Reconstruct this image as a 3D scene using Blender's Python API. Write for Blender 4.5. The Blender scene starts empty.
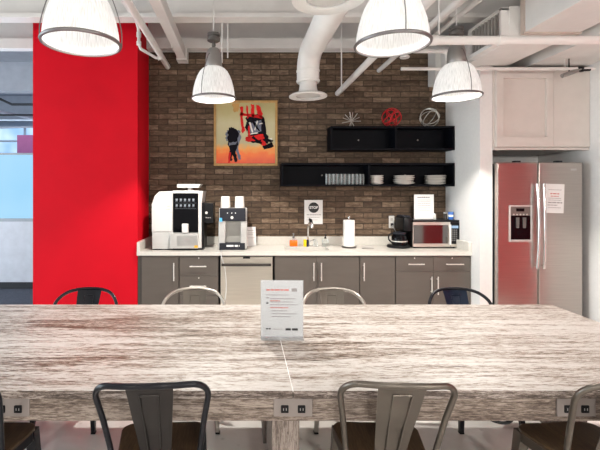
import bpy, bmesh, math, random
from mathutils import Vector, Matrix
random.seed(7)
S = bpy.context.scene
COL = S.collection
PI = math.pi
F, PX, PY, H = 410.0, 243.0, 190.0, 1.6

def wx(px, Y): return (px - PX) * Y / F
def wz(py, Y): return H - (py - PY) * Y / F

# ------------------------------------------------------------------ materials
MATS = {}
def nodes(m):
    nt = m.node_tree
    return nt.nodes, nt.links, nt.nodes['Principled BSDF']

def mat(name, col, rough=0.5, metal=0.0, var=0.06, scale=8.0, bump=0.0, trans=0.0, ior=1.45, emit=None, estr=0.0, coat=0.0, stretch=(1, 1, 1), alpha=1.0, spec=0.5):
    """procedural principled material: base colour broken up by a noise"""
    if name in MATS: return MATS[name]
    m = bpy.data.materials.new(name); m.use_nodes = True
    n, l, b = nodes(m)
    tc = n.new('ShaderNodeTexCoord'); mp = n.new('ShaderNodeMapping'); mp.inputs['Scale'].default_value = stretch
    l.new(tc.outputs['Object'], mp.inputs['Vector'])
    nz = n.new('ShaderNodeTexNoise'); nz.inputs['Scale'].default_value = scale; nz.inputs['Detail'].default_value = 4
    l.new(mp.outputs['Vector'], nz.inputs['Vector'])
    cr = n.new('ShaderNodeValToRGB')
    lo = [max(0, c * (1 - var)) for c in col]; hi = [min(1, c * (1 + var)) for c in col]
    cr.color_ramp.elements[0].color = (*lo, 1); cr.color_ramp.elements[1].color = (*hi, 1)
    cr.color_ramp.elements[0].position = 0.3; cr.color_ramp.elements[1].position = 0.7
    l.new(nz.outputs['Fac'], cr.inputs['Fac']); l.new(cr.outputs['Color'], b.inputs['Base Color'])
    b.inputs['Roughness'].default_value = rough; b.inputs['Metallic'].default_value = metal
    b.inputs['Transmission Weight'].default_value = trans; b.inputs['IOR'].default_value = ior
    b.inputs['Coat Weight'].default_value = coat
    b.inputs['Alpha'].default_value = alpha
    if emit:
        b.inputs['Emission Color'].default_value = (*emit, 1); b.inputs['Emission Strength'].default_value = estr
    if bump:
        bp = n.new('ShaderNodeBump'); bp.inputs['Strength'].default_value = bump; bp.inputs['Distance'].default_value = 0.01
        l.new(nz.outputs['Fac'], bp.inputs['Height']); l.new(bp.outputs['Normal'], b.inputs['Normal'])
    b.inputs['Specular IOR Level'].default_value = spec
    MATS[name] = m
    return m

def ramp(n, stops):
    cr = n.new('ShaderNodeValToRGB')
    e = cr.color_ramp.elements
    while len(e) < len(stops): e.new(0.5)
    for i, (p, c) in enumerate(stops):
        e[i].position = p; e[i].color = (*c, 1)
    return cr

def mat_brick():
    m = bpy.data.materials.new('brown_brick'); m.use_nodes = True
    n, l, b = nodes(m)
    tc = n.new('ShaderNodeTexCoord'); mp = n.new('ShaderNodeMapping')
    mp.inputs['Rotation'].default_value = (PI / 2, 0, 0)
    l.new(tc.outputs['Object'], mp.inputs['Vector'])
    sx = n.new('ShaderNodeSeparateXYZ'); l.new(tc.outputs['Object'], sx.inputs[0])
    cx = n.new('ShaderNodeCombineXYZ'); l.new(sx.outputs['X'], cx.inputs['X']); l.new(sx.outputs['Z'], cx.inputs['Y'])
    wob = n.new('ShaderNodeTexNoise'); wob.inputs['Scale'].default_value = 6; l.new(cx.outputs[0], wob.inputs['Vector'])
    add = n.new('ShaderNodeVectorMath'); add.operation = 'MULTIPLY_ADD'
    add.inputs[1].default_value = (0.012, 0.012, 0); l.new(wob.outputs['Color'], add.inputs[0]); l.new(cx.outputs[0], add.inputs[2])
    br = n.new('ShaderNodeTexBrick')
    br.inputs['Scale'].default_value = 1.0
    br.inputs['Brick Width'].default_value = 0.235; br.inputs['Row Height'].default_value = 0.0695
    br.inputs['Mortar Size'].default_value = 0.0055; br.inputs['Mortar Smooth'].default_value = 0.3; br.inputs['Bias'].default_value = 0.0
    br.offset = 0.5
    br.inputs['Color1'].default_value = (0.0, 0.0, 0.0, 1); br.inputs['Color2'].default_value = (1, 1, 1, 1); br.inputs['Mortar'].default_value = (0.5, 0.5, 0.5, 1)
    l.new(add.outputs[0], br.inputs['Vector'])
    cr = ramp(n, [(0.3, (0.045, 0.029, 0.020)), (0.5, (0.098, 0.066, 0.044)), (0.64, (0.155, 0.106, 0.070)), (0.85, (0.34, 0.25, 0.175))])
    nz = n.new('ShaderNodeTexNoise'); nz.inputs['Scale'].default_value = 11; nz.inputs['Detail'].default_value = 9; nz.inputs['Roughness'].default_value = 0.7
    mp2 = n.new('ShaderNodeMapping'); mp2.inputs['Scale'].default_value = (1, 1, 3.2); l.new(tc.outputs['Object'], mp2.inputs[0]); l.new(mp2.outputs[0], nz.inputs['Vector'])
    ma = n.new('ShaderNodeMath'); ma.operation = 'MULTIPLY_ADD'; ma.inputs[1].default_value = 0.26
    nm = n.new('ShaderNodeMath'); nm.operation = 'MULTIPLY'; nm.inputs[1].default_value = 0.86
    l.new(nz.outputs['Fac'], nm.inputs[0]); l.new(br.outputs['Color'], ma.inputs[0]); l.new(nm.outputs[0], ma.inputs[2])
    l.new(ma.outputs[0], cr.inputs['Fac'])
    mx = n.new('ShaderNodeMixRGB'); mx.inputs['Color2'].default_value = (0.055, 0.04, 0.029, 1)
    l.new(br.outputs['Fac'], mx.inputs['Fac']); l.new(cr.outputs['Color'], mx.inputs['Color1']); l.new(mx.outputs[0], b.inputs['Base Color'])
    bp = n.new('ShaderNodeBump'); bp.inputs['Strength'].default_value = 0.8; bp.inputs['Distance'].default_value = 0.012
    hs = n.new('ShaderNodeMath'); hs.operation = 'MULTIPLY_ADD'; hs.inputs[1].default_value = -1.0
    l.new(br.outputs['Fac'], hs.inputs[0]); l.new(nm.outputs[0], hs.inputs[2]); l.new(hs.outputs[0], bp.inputs['Height'])
    l.new(bp.outputs[0], b.inputs['Normal'])
    b.inputs['Roughness'].default_value = 0.75; b.inputs['Specular IOR Level'].default_value = 0.25
    return m

def mat_wood(name, stops, axis='X', rough=0.45, fine=1.0):
    """streaky distressed boards; grain runs along the axis"""
    m = bpy.data.materials.new(name); m.use_nodes = True
    n, l, b = nodes(m)
    tc = n.new('ShaderNodeTexCoord')
    def streak(sl, sc, det, rgh, seed):
        mp = n.new('ShaderNodeMapping')
        s = [sc, sc, sc]; s['XYZ'.index(axis)] = sl
        mp.inputs['Scale'].default_value = s; mp.inputs['Location'].default_value = (seed, seed * .7, seed * .3)
        l.new(tc.outputs['Object'], mp.inputs[0])
        z = n.new('ShaderNodeTexNoise'); z.inputs['Scale'].default_value = 1; z.inputs['Detail'].default_value = det; z.inputs['Roughness'].default_value = rgh
        z.inputs['Distortion'].default_value = 0.4
        l.new(mp.outputs[0], z.inputs['Vector']); return z
    a = streak(1.6 * fine, 24 * fine, 9, 0.75, 1.3)
    c = streak(15 * fine, 130 * fine, 8, 0.8, 5.1)
    d = streak(0.5 * fine, 3.2 * fine, 3, 0.5, 9.7)
    def mul(x, k):
        q = n.new('ShaderNodeMath'); q.operation = 'MULTIPLY'; q.inputs[1].default_value = k; l.new(x, q.inputs[0]); return q.outputs[0]
    def addn(x, y):
        q = n.new('ShaderNodeMath'); q.operation = 'ADD'; l.new(x, q.inputs[0]); l.new(y, q.inputs[1]); return q.outputs[0]
    f = addn(addn(mul(a.outputs['Fac'], 0.36), mul(c.outputs['Fac'], 0.54)), mul(d.outputs['Fac'], 0.12))
    cr = ramp(n, stops); l.new(f, cr.inputs['Fac']); l.new(cr.outputs[0], b.inputs['Base Color'])
    bp = n.new('ShaderNodeBump'); bp.inputs['Strength'].default_value = 0.25; bp.inputs['Distance'].default_value = 0.004
    l.new(f, bp.inputs['Height']); l.new(bp.outputs[0], b.inputs['Normal'])
    b.inputs['Roughness'].default_value = rough
    return m

def mat_steel(name, col, rough, axis_scale=(3, 3, 160), metal=1.0, aniso=0.0):
    m = bpy.data.materials.new(name); m.use_nodes = True
    n, l, b = nodes(m)
    tc = n.new('ShaderNodeTexCoord'); mp = n.new('ShaderNodeMapping'); mp.inputs['Scale'].default_value = axis_scale
    l.new(tc.outputs['Object'], mp.inputs[0])
    nz = n.new('ShaderNodeTexNoise'); nz.inputs['Scale'].default_value = 1; nz.inputs['Detail'].default_value = 3; l.new(mp.outputs[0], nz.inputs['Vector'])
    cr = ramp(n, [(0.3, [c * .94 for c in col]), (0.7, [min(1, c * 1.05) for c in col])]); l.new(nz.outputs['Fac'], cr.inputs[0]); l.new(cr.outputs[0], b.inputs['Base Color'])
    b.inputs['Metallic'].default_value = metal; b.inputs['Roughness'].default_value = rough
    return m

def mat_ribbed_glass():
    """prismatic moulded glass of the pendants, lit from inside"""
    m = bpy.data.materials.new('prismatic_glass'); m.use_nodes = True
    n, l, b = nodes(m)
    tc = n.new('ShaderNodeTexCoord'); sx = n.new('ShaderNodeSeparateXYZ'); l.new(tc.outputs['Object'], sx.inputs[0])
    at = n.new('ShaderNodeMath'); at.operation = 'ARCTAN2'; l.new(sx.outputs['Y'], at.inputs[0]); l.new(sx.outputs['X'], at.inputs[1])
    cm = n.new('ShaderNodeCombineXYZ')
    k = n.new('ShaderNodeMath'); k.operation = 'MULTIPLY'; k.inputs[1].default_value = 42; l.new(at.outputs[0], k.inputs[0]); l.new(k.outputs[0], cm.inputs['X'])
    kz = n.new('ShaderNodeMath'); kz.operation = 'MULTIPLY'; kz.inputs[1].default_value = 14; l.new(sx.outputs['Z'], kz.inputs[0]); l.new(kz.outputs[0], cm.inputs['Y'])
    nz = n.new('ShaderNodeTexNoise'); nz.inputs['Scale'].default_value = 1; nz.inputs['Detail'].default_value = 3; l.new(cm.outputs[0], nz.inputs['Vector'])
    wv = n.new('ShaderNodeMath'); wv.operation = 'MULTIPLY'; wv.inputs[1].default_value = 90; l.new(at.outputs[0], wv.inputs[0])
    sn = n.new('ShaderNodeMath'); sn.operation = 'SINE'; l.new(wv.outputs[0], sn.inputs[0])
    cr = ramp(n, [(0.36, (0.70, 0.70, 0.69)), (0.60, (0.92, 0.92, 0.91))]); l.new(nz.outputs['Fac'], cr.inputs[0])
    tr = n.new('ShaderNodeBsdfTranslucent'); l.new(cr.outputs[0], tr.inputs['Color'])
    gl = n.new('ShaderNodeBsdfGlossy'); gl.inputs['Roughness'].default_value = 0.25
    df = n.new('ShaderNodeBsdfDiffuse'); l.new(cr.outputs[0], df.inputs['Color'])
    bp = n.new('ShaderNodeBump'); bp.inputs['Strength'].default_value = 0.5; bp.inputs['Distance'].default_value = 0.003
    l.new(sn.outputs[0], bp.inputs['Height']); l.new(bp.outputs[0], gl.inputs['Normal'])
    em = n.new('ShaderNodeEmission'); em.inputs['Strength'].default_value = GLASS_E; l.new(cr.outputs[0], em.inputs['Color'])
    m1 = n.new('ShaderNodeMixShader'); m1.inputs[0].default_value = 0.55; l.new(df.outputs[0], m1.inputs[1]); l.new(tr.outputs[0], m1.inputs[2])
    m2 = n.new('ShaderNodeMixShader'); m2.inputs[0].default_value = 0.08; l.new(m1.outputs[0], m2.inputs[1]); l.new(gl.outputs[0], m2.inputs[2])
    ad = n.new('ShaderNodeAddShader'); l.new(m2.outputs[0], ad.inputs[0]); l.new(em.outputs[0], ad.inputs[1])
    l.new(ad.outputs[0], n['Material Output'].inputs['Surface'])
    return m

def mat_clear(name, col=(0.9, 0.95, 0.95), rough=0.02, clear=0.8):
    m = bpy.data.materials.new(name); m.use_nodes = True
    n, l, b = nodes(m)
    tp = n.new('ShaderNodeBsdfTransparent'); tp.inputs['Color'].default_value = (*col, 1)
    nz = n.new('ShaderNodeTexNoise'); nz.inputs['Scale'].default_value = 14
    cr = ramp(n, [(0.3, [c * .95 for c in col]), (0.7, col)]); l.new(nz.outputs['Fac'], cr.inputs[0])
    l.new(cr.outputs[0], b.inputs['Base Color'])
    b.inputs['Roughness'].default_value = rough
    fr = n.new('ShaderNodeFresnel'); fr.inputs['IOR'].default_value = 1.45
    q = n.new('ShaderNodeMath'); q.operation = 'MULTIPLY_ADD'; q.inputs[1].default_value = 1.0; q.inputs[2].default_value = 1 - clear; l.new(fr.outputs[0], q.inputs[0]); q.use_clamp = True
    mx = n.new('ShaderNodeMixShader'); l.new(q.outputs[0], mx.inputs[0]); l.new(tp.outputs[0], mx.inputs[1]); l.new(b.outputs[0], mx.inputs[2])
    l.new(mx.outputs[0], n['Material Output'].inputs['Surface'])
    return m

def mat_floor():
    m = bpy.data.materials.new('polished_concrete'); m.use_nodes = True
    n, l, b = nodes(m)
    tc = n.new('ShaderNodeTexCoord')
    nz = n.new('ShaderNodeTexNoise'); nz.inputs['Scale'].default_value = 2.2; nz.inputs['Detail'].default_value = 8; nz.inputs['Roughness'].default_value = .65
    l.new(tc.outputs['Object'], nz.inputs['Vector'])
    cr = ramp(n, [(0.3, (0.74, 0.71, 0.67)), (0.5, (0.82, 0.79, 0.75)), (0.7, (0.88, 0.85, 0.81))]); l.new(nz.outputs['Fac'], cr.inputs[0])
    sp = n.new('ShaderNodeTexVoronoi'); sp.inputs['Scale'].default_value = 9; l.new(tc.outputs['Object'], sp.inputs['Vector'])
    c2 = ramp(n, [(0.05, (0.6, 0.58, 0.56)), (0.16, (1, 1, 1))]); l.new(sp.outputs['Distance'], c2.inputs[0])
    mx = n.new('ShaderNodeMixRGB'); mx.blend_type = 'MULTIPLY'; mx.inputs[0].default_value = .6; l.new(cr.outputs[0], mx.inputs[1]); l.new(c2.outputs[0], mx.inputs[2])
    l.new(mx.outputs[0], b.inputs['Base Color'])
    b.inputs['Roughness'].default_value = 0.28
    return m

def mat_art():
    """loose abstract paint: pale green field over an orange floor with blotches"""
    m = bpy.data.materials.new('abstract_paint'); m.use_nodes = True
    n, l, b = nodes(m)
    tc = n.new('ShaderNodeTexCoord'); sx = n.new('ShaderNodeSeparateXYZ'); l.new(tc.outputs['Generated'], sx.inputs[0])
    nz = n.new('ShaderNodeTexNoise'); nz.inputs['Scale'].default_value = 7; nz.inputs['Detail'].default_value = 6; l.new(tc.outputs['Generated'], nz.inputs['Vector'])
    q = n.new('ShaderNodeMath'); q.operation = 'MULTIPLY_ADD'; q.inputs[1].default_value = 0.22; l.new(nz.outputs['Fac'], q.inputs[0]); l.new(sx.outputs['Z'], q.inputs[2])
    cr = ramp(n, [(0.1, (0.75, 0.07, 0.01)), (0.27, (0.85, 0.16, 0.01)), (0.36, (0.80, 0.33, 0.05)), (0.45, (0.45, 0.40, 0.22)), (0.75, (0.50, 0.46, 0.27)), (1.0, (0.44, 0.38, 0.17))])
    l.new(q.outputs[0], cr.inputs[0]); l.new(cr.outputs[0], b.inputs['Base Color']); b.inputs['Roughness'].default_value = 0.35
    return m

def mat_glow(name, col, strength, col2=None, sc=3.0):
    m = bpy.data.materials.new(name); m.use_nodes = True
    n, l, b = nodes(m)
    tc = n.new('ShaderNodeTexCoord'); nz = n.new('ShaderNodeTexNoise'); nz.inputs['Scale'].default_value = sc; l.new(tc.outputs['Object'], nz.inputs['Vector'])
    cr = ramp(n, [(0.35, col), (0.65, col2 or col)]); l.new(nz.outputs['Fac'], cr.inputs[0])
    em = n.new('ShaderNodeEmission'); em.inputs['Strength'].default_value = strength; l.new(cr.outputs[0], em.inputs['Color'])
    l.new(em.outputs[0], n['Material Output'].inputs['Surface'])
    return m

GLASS_E = 0.20
BULB_W = 30
white_wall = mat('white_wall_paint', (0.74, 0.73, 0.715), 0.6, var=0.02, bump=0.03, scale=30)
red_paint = mat('red_wall_paint', (0.56, 0.004, 0.014), 0.6, var=0.04, scale=3, spec=0.12)
white_ceil = mat('ceiling_paint', (0.70, 0.685, 0.665), 0.7, var=0.05, scale=5)
white_metal = mat('white_painted_metal', (0.67, 0.655, 0.635), 0.45, var=0.03)
duct_white = mat('duct_white', (0.74, 0.73, 0.71), 0.4, var=0.03)
deck_m = mat('deck_paint', (0.34, 0.325, 0.325), 0.8, var=0.08, scale=4)
brick = mat_brick()
floor_m = mat_floor()
carpet_m = mat('grey_carpet', (0.10, 0.115, 0.15), 0.95, var=0.25, scale=60, bump=0.4)
T_ST = [(0.425, (0.045, 0.027, 0.018)), (0.458, (0.12, 0.08, 0.056)), (0.48, (0.225, 0.172, 0.134)), (0.503, (0.36, 0.312, 0.268)), (0.53, (0.53, 0.505, 0.475))]
A_ST = [(0.42, (0.022, 0.014, 0.011)), (0.47, (0.06, 0.042, 0.033)), (0.51, (0.15, 0.115, 0.095)), (0.56, (0.38, 0.33, 0.30))]
table_top_m = mat_wood('whitewashed_boards', T_ST, 'X', 0.42)
table_edge_m = mat_wood('distressed_edge', A_ST, 'X', 0.6, 2.0)
table_apron_m = mat_wood('distressed_apron', [(0.42, (0.035, 0.022, 0.016)), (0.46, (0.085, 0.059, 0.045)), (0.50, (0.145, 0.108, 0.085)), (0.55, (0.32, 0.265, 0.225))], 'X', 0.6, 1.3)
table_leg_m = mat_wood('distressed_leg', [(0.42, (0.06, 0.042, 0.034)), (0.5, (0.14, 0.108, 0.09)), (0.56, (0.28, 0.235, 0.205))], 'Z', 0.6, 1.3)
plate_m = mat('outlet_plate_paint', (0.22, 0.19, 0.175), 0.4, var=0.05)
seat_wood = mat_wood('dark_stained_wood', [(0.36, (0.02, 0.012, 0.008)), (0.5, (0.055, 0.032, 0.017)), (0.62, (0.13, 0.08, 0.04))], 'Y', 0.4)
black_metal = mat('black_enamel', (0.006, 0.0065, 0.01), 0.3, 0.15, spec=0.4)
navy_metal = mat('dark_navy_enamel', (0.004, 0.011, 0.028), 0.4, 0.1, spec=0.3)
gun_metal = mat('gunmetal', (0.045, 0.04, 0.038), 0.38, 0.85)
raw_steel = mat('raw_steel', (0.145, 0.127, 0.108), 0.36, 0.9)
pale_steel = mat('pale_steel', (0.40, 0.37, 0.33), 0.32, 0.9)
taupe = mat('taupe_laminate', (0.100, 0.084, 0.072), 0.4, var=0.05, scale=3, stretch=(1, 1, 6))
taupe_dark = mat('carcass_taupe', (0.055, 0.046, 0.04), 0.5)
dark_gap = mat('dark_toe_kick', (0.02, 0.018, 0.017), 0.6)
quartz = mat('off_white_quartz', (0.62, 0.595, 0.545), 0.25, var=0.04, scale=40)
chrome = mat('chrome', (0.75, 0.74, 0.72), 0.15, 1.0, var=0.02)
nickel = mat('brushed_nickel', (0.72, 0.69, 0.65), 0.35, 0.55, var=0.03)
steel = mat_steel('fridge_steel', (0.46, 0.415, 0.38), 0.3)
dw_steel = mat_steel('dishwasher_steel', (0.66, 0.61, 0.53), 0.38)
silver = mat('silver_plastic', (0.55, 0.54, 0.52), 0.35, 0.4)
black_plastic = mat('black_plastic', (0.008, 0.008, 0.009), 0.35, spec=0.2)
charcoal = mat('charcoal_plastic', (0.02, 0.021, 0.028), 0.4, spec=0.25)
black_gloss = mat('black_glass', (0.003, 0.003, 0.004), 0.06, spec=0.2)
shelf_black = mat('black_shelf_laminate', (0.003, 0.0035, 0.006), 0.55, spec=0.12)
white_plastic = mat('white_plastic', (0.62, 0.61, 0.59), 0.3, var=0.02)
ivory = mat('white_china', (0.80, 0.775, 0.73), 0.2, var=0.02)
paper = mat('white_paper', (0.82, 0.81, 0.80), 0.6, var=0.015)
towel_paper = mat('towel_paper', (0.82, 0.80, 0.77), 0.9, var=0.02, bump=0.3, scale=60)
ink = mat('black_ink', (0.03, 0.03, 0.032), 0.6)
grey_ink = mat('grey_ink', (0.33, 0.31, 0.31), 0.7)
red_ink = mat('red_ink', (0.62, 0.22, 0.2), 0.7)
white_ink = mat('white_ink', (0.8, 0.8, 0.8), 0.5)
gold_wood = mat('gilt_wood', (0.42, 0.25, 0.085), 0.4, 0.2, var=0.15, scale=20)
art_m = mat_art()
art_black = mat('art_black', (0.006, 0.005, 0.009), 0.6, var=0.3, spec=0.1)
art_red = mat('art_red', (0.62, 0.02, 0.02), 0.6, var=0.2, spec=0.1)
art_grey = mat('art_slate', (0.13, 0.14, 0.19), 0.5, var=0.3)
art_white = mat('art_white', (0.7, 0.68, 0.62), 0.5, var=0.1)
art_ochre = mat('art_ochre', (0.5, 0.28, 0.08), 0.5, var=0.2)
red_wire = mat('red_lacquer', (0.55, 0.008, 0.015), 0.3)
silver_wire = mat('silver_wire', (0.62, 0.60, 0.56), 0.3, 0.7)
orange_liquid = mat('orange_soap', (0.80, 0.16, 0.008), 0.2)
yellow_m = mat('yellow_sponge', (0.85, 0.62, 0.01), 0.9, bump=0.4, scale=80)
navy_m = mat('navy_scourer', (0.012, 0.014, 0.035), 0.9, bump=0.4, scale=80)
blue_m = mat('blue_print', (0.05, 0.16, 0.50), 0.4)
blue_light = mat('sky_blue_sticker', (0.08, 0.42, 0.75), 0.4)
orange_lbl = mat('amber_sticker', (0.75, 0.40, 0.03), 0.4)
clear_m = mat_clear('clear_glass', (0.93, 0.95, 0.95), 0.03, 0.96)
acrylic = mat_clear('clear_acrylic', (0.95, 0.96, 0.97), 0.03, 0.85)
smoke_glass = mat_clear('smoked_glass', (0.12, 0.11, 0.11), 0.04, 0.6)
rib_glass = mat_ribbed_glass()
bulb_m = mat_glow('bulb_glow', (1.0, 0.95, 0.88), 3.0)
lamp_grey = mat('lamp_grey_metal', (0.30, 0.285, 0.27), 0.4, 0.5)
rim_m = mat('lamp_rim_metal', (0.16, 0.15, 0.15), 0.4, 0.5)
canopy_m = mat('canopy_dark_metal', (0.12, 0.112, 0.105), 0.5, 0.4)
grille_m = mat('grille_grey', (0.33, 0.31, 0.29), 0.5)
frost_blue = mat_glow('frosted_glow_glass', (0.33, 0.62, 0.86), 1.15, (0.38, 0.66, 0.88), 1.0)  # pane emits its own glow in place of light from behind
day_pane = mat_glow('daylit_pane', (0.30, 0.52, 0.80), 1.3, (0.62, 0.82, 0.97), 1.4)
office_white = mat('office_white', (0.62, 0.66, 0.74), 0.5)
office_grey = mat('office_grey', (0.34, 0.37, 0.43), 0.7)
office_dark = mat('office_dark', (0.02, 0.022, 0.028), 0.6)
magenta_m = mat('magenta_panel', (0.45, 0.12, 0.30), 0.6)

# ------------------------------------------------------------------ mesh helpers
class MB:
    def __init__(s): s.bm = bmesh.new()
    def _tf(s, vs, M):
        if M is not None: bmesh.ops.transform(s.bm, matrix=M, verts=vs)
        return s
    def box(s, x0, x1, y0, y1, z0, z1, bev=0.0, M=None, seg=2):
        r = bmesh.ops.create_cube(s.bm, size=1.0)
        vs = r['verts']
        for v in vs:
            v.co = Vector(((x0 + x1) / 2 + v.co.x * (x1 - x0), (y0 + y1) / 2 + v.co.y * (y1 - y0), (z0 + z1) / 2 + v.co.z * (z1 - z0)))
        if bev > 0:
            es = list({e for v in vs for e in v.link_edges})
            rr = bmesh.ops.bevel(s.bm, geom=es, offset=bev, segments=seg, affect='EDGES', profile=0.5)
            vs = list({v for f in rr['faces'] for v in f.verts} | {v for v in vs if v.is_valid})
        return s._tf([v for v in vs if v.is_valid], M)
    def lathe(s, prof, seg=32, c=(0, 0, 0), M=None, a0=0, cap=False):
        rings, allv = [], []
        for r, z in prof:
            if r < 1e-6:
                v = s.bm.verts.new((c[0], c[1], c[2] + z)); rings.append([v]); allv.append(v)
            else:
                ring = [s.bm.verts.new((c[0] + r * math.cos(a0 + 2 * PI * i / seg), c[1] + r * math.sin(a0 + 2 * PI * i / seg), c[2] + z)) for i in range(seg)]
                rings.append(ring); allv += ring
        for A, B in zip(rings, rings[1:]):
            if len(A) == 1 and len(B) == 1: continue
            for i in range(seg):
                j = (i + 1) % seg
                if len(A) == 1: f = [A[0], B[i], B[j]]
                elif len(B) == 1: f = [A[i], A[j], B[0]]
                else: f = [A[i], A[j], B[j], B[i]]
                s.bm.faces.new(f)
        return s._tf(allv, M)
    def tube(s, pts, r, seg=10, closed=False, M=None, radii=None):
        pts = [Vector(p) for p in pts]; n = len(pts); rings = []; allv = []
        up = None
        for i, p in enumerate(pts):
            if closed: t = (pts[(i + 1) % n] - pts[i - 1]).normalized()
            else: t = (pts[min(i + 1, n - 1)] - pts[max(i - 1, 0)]).normalized()
            if up is None:
                up = Vector((0, 0, 1)) if abs(t.z) < 0.9 else Vector((1, 0, 0))
            a = up - t * up.dot(t)
            if a.length < 1e-5: a = t.orthogonal()
            a.normalize(); up = a; b = t.cross(a)
            rr = radii[i] if radii else r
            ring = [s.bm.verts.new(p + a * (rr * math.cos(2 * PI * k / seg)) + b * (rr * math.sin(2 * PI * k / seg))) for k in range(seg)]
            rings.append(ring); allv += ring
        m = n if closed else n - 1
        for i in range(m):
            A, B = rings[i], rings[(i + 1) % n]
            for k in range(seg):
                s.bm.faces.new([A[k], A[(k + 1) % seg], B[(k + 1) % seg], B[k]])
        if not closed:
            s.bm.faces.new(rings[0][::-1]); s.bm.faces.new(rings[-1])
        return s._tf(allv, M)
    def loft(s, rings, cap=True):
        R = [[s.bm.verts.new(p) for p in r] for r in rings]
        n = len(R[0])
        for A, B in zip(R, R[1:]):
            for k in range(n): s.bm.faces.new([A[k], A[(k + 1) % n], B[(k + 1) % n], B[k]])
        if cap:
            s.bm.faces.new(R[0][::-1]); s.bm.faces.new(R[-1])
        return s
    def prism(s, poly, axis, a, b):
        """poly: list of 2-D points; extruded along axis between a and b"""
        def P(u, v, w):
            return {'x': (w, u, v), 'y': (u, w, v), 'z': (u, v, w)}[axis]
        return s.loft([[P(u, v, a) for u, v in poly], [P(u, v, b) for u, v in poly]])
    def build(s, name, m, parent=None, smooth=True, loc=None, ang=35):
        bmesh.ops.recalc_face_normals(s.bm, faces=s.bm.faces)
        me = bpy.data.meshes.new(name)
        if smooth:
            for f in s.bm.faces: f.smooth = True
            lim = math.radians(ang)
            for e in s.bm.edges:
                if len(e.link_faces) == 2:
                    try:
                        a_ = e.calc_face_angle(); r_ = [f.calc_area() for f in e.link_faces]
                        if a_ > lim or (a_ > 0.17 and max(r_) > 12 * min(r_)): e.smooth = False
                    except ValueError: pass
        s.bm.to_mesh(me); s.bm.free()
        ms = m if isinstance(m, (list, tuple)) else [m]
        for q in ms: me.materials.append(q)
        o = bpy.data.objects.new(name, me); COL.objects.link(o)
        if parent: o.parent = parent
        if loc: o.location = loc
        return o

def tag(o, label=None, cat=None, group=None, kind=None):
    if label: o['label'] = label
    if cat: o['category'] = cat
    if group: o['group'] = group
    if kind: o['kind'] = kind
    return o
def struct(name, mb, m, smooth=True):
    o = mb.build(name, m, None, smooth); o['kind'] = 'structure'; return o
def thing(name, label, cat, loc=(0, 0, 0), rz=0, group=None):
    o = bpy.data.objects.new(name, None); COL.objects.link(o); o.empty_display_size = 0.1
    o.location = loc; o.rotation_euler = (0, 0, rz)
    return tag(o, label, cat, group)
def rel(o, c):
    """shift a part's mesh so it is expressed in its parent's frame"""
    o.data.transform(Matrix.Translation(-Vector(c))); return o
def copy_tree(o, parent=None):
    c = o.copy(); COL.objects.link(c)
    if parent: c.parent = parent
    for ch in list(o.children): copy_tree(ch, c)
    return c
def lit(p): return Vector(p)
def arc(c, r, a0, a1, n, f):
    return [f(c[0] + r * math.cos(a0 + (a1 - a0) * i / n), c[1] + r * math.sin(a0 + (a1 - a0) * i / n)) for i in range(n + 1)]
def smooth_path(pts, k=6):
    """catmull-rom"""
    P = [Vector(p) for p in pts]; P = [2 * P[0] - P[1]] + P + [2 * P[-1] - P[-2]]; out = []
    for i in range(1, len(P) - 2):
        for j in range(k):
            t = j / k
            out.append(0.5 * ((2 * P[i]) + (P[i + 1] - P[i - 1]) * t + (2 * P[i - 1] - 5 * P[i] + 4 * P[i + 1] - P[i + 2]) * t * t + (3 * P[i] - P[i - 1] - 3 * P[i + 1] + P[i + 2]) * t ** 3))
    out.append(P[-2]); return out
def text_mesh(name, body, size, m, parent, M, depth=0.0008, bold=0.0):
    cu = bpy.data.curves.new(name, 'FONT'); cu.body = body; cu.size = size; cu.align_x = 'CENTER'; cu.align_y = 'CENTER'; cu.extrude = depth; cu.offset = bold
    t = bpy.data.objects.new(name, cu); COL.objects.link(t)
    dg = bpy.context.evaluated_depsgraph_get(); dg.update()
    me = bpy.data.meshes.new_from_object(t.evaluated_get(dg)); bpy.data.objects.remove(t)
    me.transform(M); me.materials.clear(); me.materials.append(m)
    o = bpy.data.objects.new(name, me); COL.objects.link(o); o.parent = parent
    return o

WY = 5.18          # brick wall
CF = 4.58          # counter front edge
RX = 2.56          # partition face at the right end of the counter
LX = -1.19         # right face of the red column
WR = 3.726         # right wall
CT = 0.91

# ------------------------------------------------------------------ setting
struct('floor', MB().box(-9, 4.0, -3.5, 13, -0.1, 0), floor_m)
struct('floor.001', MB().box(-8.9, LX - 0.02, 5.02, 12.5, 0.0, 0.006), carpet_m)
struct('ceiling', MB().box(-9, 4.0, -3.5, 13, 3.72, 3.84), deck_m)
struct('wall_back', MB().box(-2.2, RX, WY, WY + 0.12, 0, 3.34), brick)
struct('wall_back.001', MB().box(-2.2, WR, WY + 0.005, WY + 0.12, 3.34, 3.72).box(RX, WR, WY, WY + .12, 0, 3.34), white_wall)
struct('wall_left', MB().box(-2.37, LX, 4.625, WY + 0.14, 0, 3.72), red_paint)
struct('wall_partition', MB().box(RX, 2.695, 4.43, WY, 0, 2.94), white_wall)
struct('wall_right', MB().box(WR, WR + 0.12, 3.58, WY + .12, 0, 3.72), white_wall)
struct('wall_right.001', MB().box(WR, WR + 0.12, 1.2, 3.58, 0, 3.72), red_paint)
struct('wall_right.002', MB().box(WR, WR + 0.12, -3.5, 1.2, 0, 3.72), white_wall)
# soffits over the fridge corner and by the brick
struct('trim_1', MB().box(wx(428, WY), RX, 4.98, WY, 2.90, 3.34), white_wall)
struct('trim_2', MB().box(3.10, WR, 2.6, WY, 2.945, 3.72), white_ceil)
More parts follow.
